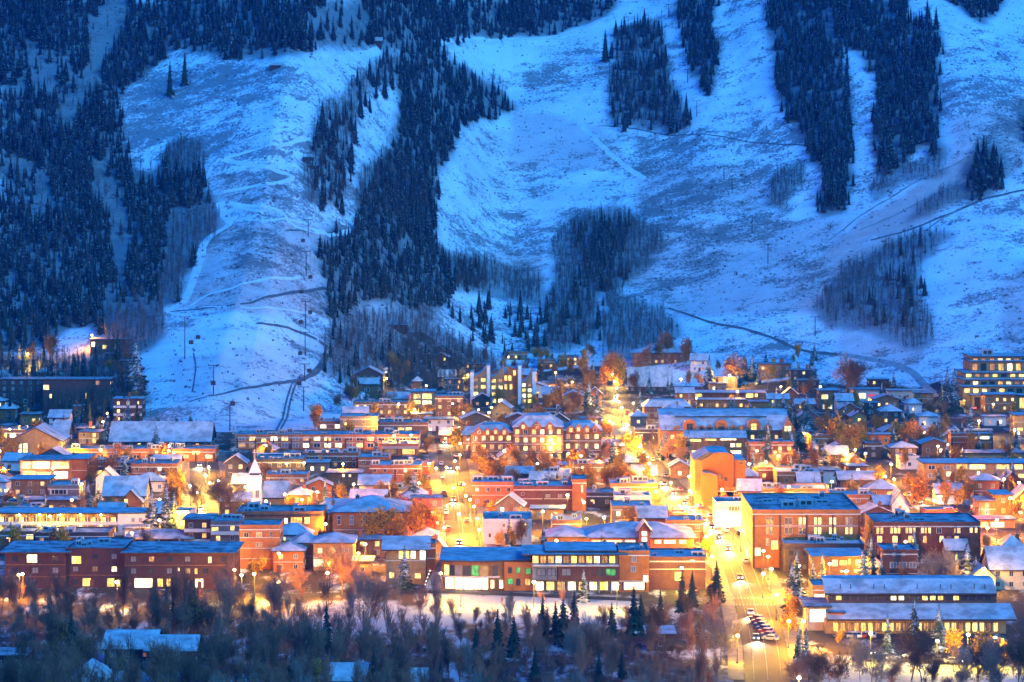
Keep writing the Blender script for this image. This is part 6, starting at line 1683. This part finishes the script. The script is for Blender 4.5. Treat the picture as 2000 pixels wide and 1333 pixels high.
# the largest single spruces of the mountain woods
for i in big[:30]:
    X, Y, Z = CP[i]; px, py = proj(X, Y, Z)
    w = ('at the far left' if px < 60 else 'left of the hillside house' if px < 150 else 'above the hillside house' if px < 240 else 'left of the ski run') if px < 330 else 'in the central wood' if px < 1000 else 'on the wooded mound' if px < 1400 else 'in the right mountain wood'
    r = conifer(0, 0, 0, 's', label='x', group='spruces at the edge of the mountain woods', pos=(X, Y, Z), hh=float(CHt[i]))
    rank = 'lower' if py > 650 else 'middle' if py > 590 else 'upper'
    WOODQ.append(('dark forest spruce, '+rank+' rank '+w, X/Y, r))
for a in ((1182,122,55),(332,191,116),(361,168,98),(888,128,98),(1270,140,95),(1278,215,150)):
    conifer(a[0], a[1], a[2], 's', label={1182:'lone dark spruce on the snow left of the upper aspen stand',332:'tall dark spruce leaning over the top of the left snowfield',361:'second tall dark spruce right of the leaning one on the left snowfield',888:'pointed spruce breaking the skyline of the central wood',1270:'tall dark spruce at the upper right edge of the upper aspen stand',1278:'dark spruce below another at the right edge of the upper aspen stand'}[a[0]], group='lone spruces on the mountain')

# ---------------------------------------------------------------- ski lift towers, cabins and cables
def tower(px, yb, ytop, label):
    X, Y, Z = hit(px, yb); h = (yb-ytop)*Y/F
    r = empty('lift_tower', (X, Y, Z)); tag(r, label, 'lift tower', 'ski lift towers')
    m_ = MB(); m_.tube((0,0,-1),(0,0,h),.32,.22,8); m_.build('mast', M['steel_dark'], r)
    m_ = MB(); m_.box(-2.6,2.6,-.18,.18,h,h+.35); m_.build('cross_arm', M['steel_dark'], r)
    for s_ in (-1, 1):
        m_ = MB(); m_.box(s_*2.5-.12, s_*2.5+.12,-1.4,1.4,h+.36,h+.75); m_.build('sheave_train', M['steel_dark'], r)
    return (X, Y, Z+h+.8)
def cable(name, pts, label):
    m_ = MB()
    for s_ in (-2.5, 2.5):
        for a, b in zip(pts[:-1], pts[1:]):
            prev = None
            for k in range(9):
                t = k/8; p = np.array(a)*(1-t)+np.array(b)*t; p[2] -= 4*t*(1-t)*min(3.0, np.linalg.norm(np.array(a)-b)*.02); p[0] += s_
                if prev is not None: m_.tube(prev, p, .045, .045, 3)
                prev = p
    tag(m_.build(name, M['steel_dark']), label, 'cable')
A_ = [tower(593,803,757,'lowest tower of the gondola line at the foot of the ski run'),tower(595,745,712,'second tower up the gondola line'),tower(596,695,650,'third tower up the gondola line'),
      tower(597,642,590,'fourth tower up the gondola line'),tower(598,540,492,'fifth tower up the gondola line'),tower(602,462,430,'sixth tower up the gondola line'),tower(600,335,300,'highest tower of the gondola line')]
cable('gondola_cable', A_, 'pair of thin cables climbing the ski run along the gondola towers')
Bt = [tower(449,842,790,'lowest tower of the left chairlift'),tower(417,770,715,'middle tower of the left chairlift'),tower(361,702,620,'tallest tower of the left chairlift')]
cable('chairlift_cable', Bt, 'pair of thin cables on the left chairlift')
Cl = [tower(x, b, t, l) for x, b, t, l in ((1592,657,620,'lowest tower of the right chairlift'),(1500,515,478,'second tower up the right chairlift'),(1469,455,425,'third tower up the right chairlift'),(1430,378,350,'fourth tower up the right chairlift'),(1414,352,326,'fifth tower up the right chairlift'),(1361,228,198,'sixth tower up the right chairlift'),(1343,162,136,'seventh tower up the right chairlift'),(1306,35,10,'highest tower of the right chairlift'))]
m_ = MB(); m_.box(-1.1,1.1,-.9,.9,-3.6,-1.6); CABM = m_.mesh('cabin_body', [M['dark']])
m_ = MB(); m_.box(-.06,.06,-.06,.06,-1.59,0); HNG = m_.mesh('hanger', [M['steel_dark']])
m_ = MB(); m_.box(-.9,.9,-.93,-.905,-2.7,-1.9); CWN = m_.mesh('cabin_window', [M['glass']])
def cabins(line, ts, what):
    for k, (seg, t, s_) in enumerate(ts):
        a, b = np.array(line[seg]), np.array(line[seg+1]); p = a*(1-t)+b*t; p[0] += s_; p[2] -= 4*t*(1-t)*min(3.0, np.linalg.norm(a-b)*.02)
        r = empty('gondola_cabin', tuple(p)); tag(r, what.format(('lowest','second lowest','third lowest','fourth lowest','fifth lowest','sixth lowest','seventh lowest','eighth lowest')[k]), 'cabin', 'lift cabins')
        link_mesh('cabin_body', CABM, r); link_mesh('hanger', HNG, r); link_mesh('cabin_window', CWN, r)
cabins(A_, ((0,.4,-2.5),(0,.9,2.5),(1,.5,-2.5),(2,.5,-2.5),(2,.8,2.5),(3,.3,-2.5),(3,.6,2.5),(4,.5,-2.5)), '{} dark cabin hanging on the gondola line')
cabins(Bt, ((0,.15,2.5),(0,.7,-2.5),(1,.6,-2.5),(1,.7,2.5)), '{} dark cabin hanging on the left chairlift')
X, Y, Z = hit(600, 335); r = empty('lift_station', (X, Y+6, Z)); tag(r, 'dark raised lift station platform high on the left ski run', 'lift station')
m_ = MB(); m_.box(-7,7,0,6,1.5,3.6,0,top=1); m_.build('platform', [M['dark'], M['snow']], r)
m_ = MB(); m_.box(-3.5,3.5,1,5,6.5,9,0,top=1); m_.build('machine_house', [M['dark'], M['snow']], r)
m_ = MB(); m_.box(-3,-2.4,2,4,3.61,6.49); m_.box(2.4,3,2,4,3.61,6.49); m_.box(-6,-5.5,1,5,-3,1.49); m_.box(5.5,6,1,5,-3,1.49); m_.build('support', M['steel_dark'], r)
B('summit_hut','tiny dark hut on the ridge trail at top centre left',528,548,128,136,8,'wood_d','gx',2,p=0,auto=False,cat='hut')
B('summit_hut','tiny hut with a white roof by the ridge above the central wood',722,745,80,87,8,'wood_d','gx',2.5,p=0,auto=False,cat='hut')
B('water_tank','long low snow-covered tank roof in the clearing above the bare woods',735,795,636,640,8,'wood_d','slab',auto=False,cat='tank')

# ---------------------------------------------------------------- every queued thing gets a label of its own
def ordw(i, n):
    W_ = ['first','second','third','fourth','fifth','sixth','seventh','eighth','ninth','tenth','eleventh','twelfth','thirteenth','fourteenth','fifteenth','sixteenth']
    if n == 2: return 'the left of two' if i == 0 else 'the right of two'
    if i == 0: return 'leftmost'
    if i == n-1: return 'rightmost'
    if i <= n//2: return (W_[i] if i < len(W_) else str(i+1)+'th')+' from left'
    j = n-1-i
    return (W_[j] if j < len(W_) else str(j+1)+'th')+' from right'
buckets = {}
wq = {}
for lab, x, r in WOODQ: wq.setdefault(lab, []).append((x, r))
for lab, L in wq.items():
    L.sort(key=lambda t: t[0])
    for i, (x, r) in enumerate(L): r['label'] = lab+('' if len(L) == 1 else ', '+ordw(i, len(L)))
for r, kind, X, Y in LABELQ:
    best = min(LMK, key=lambda l: (max(0, abs(X-l[1])-l[3]/2)*1.0)**2+((Y-l[2]-6)*.55)**2)
    dx, dy = X-best[1], Y-best[2]
    if abs(dx) < best[3]/2+2: rel = 'in front of' if dy < 4 else 'behind'
    else: rel = 'left of' if dx < 0 else 'right of'
    dist = 'just ' if math.hypot(max(0, abs(dx)-best[3]/2), dy) < 22 else ''
    buckets.setdefault((kind, dist+rel, best[0]), []).append((X/Y, r))
for (kind, rel, lm), L in buckets.items():
    L.sort(key=lambda t: t[0])
    for i, (x, r) in enumerate(L):
        r['label'] = f'{kind} {rel} {lm}' + ('' if len(L) == 1 else ', '+ordw(i, len(L)))
# ---------------------------------------------------------------- the air
m = bpy.data.materials.new('evening_haze'); m.use_nodes = True
nt = m.node_tree; nt.nodes.clear()
pv = nt.nodes.new('ShaderNodeVolumePrincipled'); mo = nt.nodes.new('ShaderNodeOutputMaterial')
pv.inputs['Color'].default_value = (0.01, 0.28, 1.0, 1)
pv.inputs['Density'].default_value = 0.00006
pv.inputs['Anisotropy'].default_value = 0.2
nt.links.new(pv.outputs[0], mo.inputs['Volume'])
hz = MB(); hz.box(-2500, 2500, -300, 3800, -3, 990)
tag(hz.build('haze', m), kind='stuff')
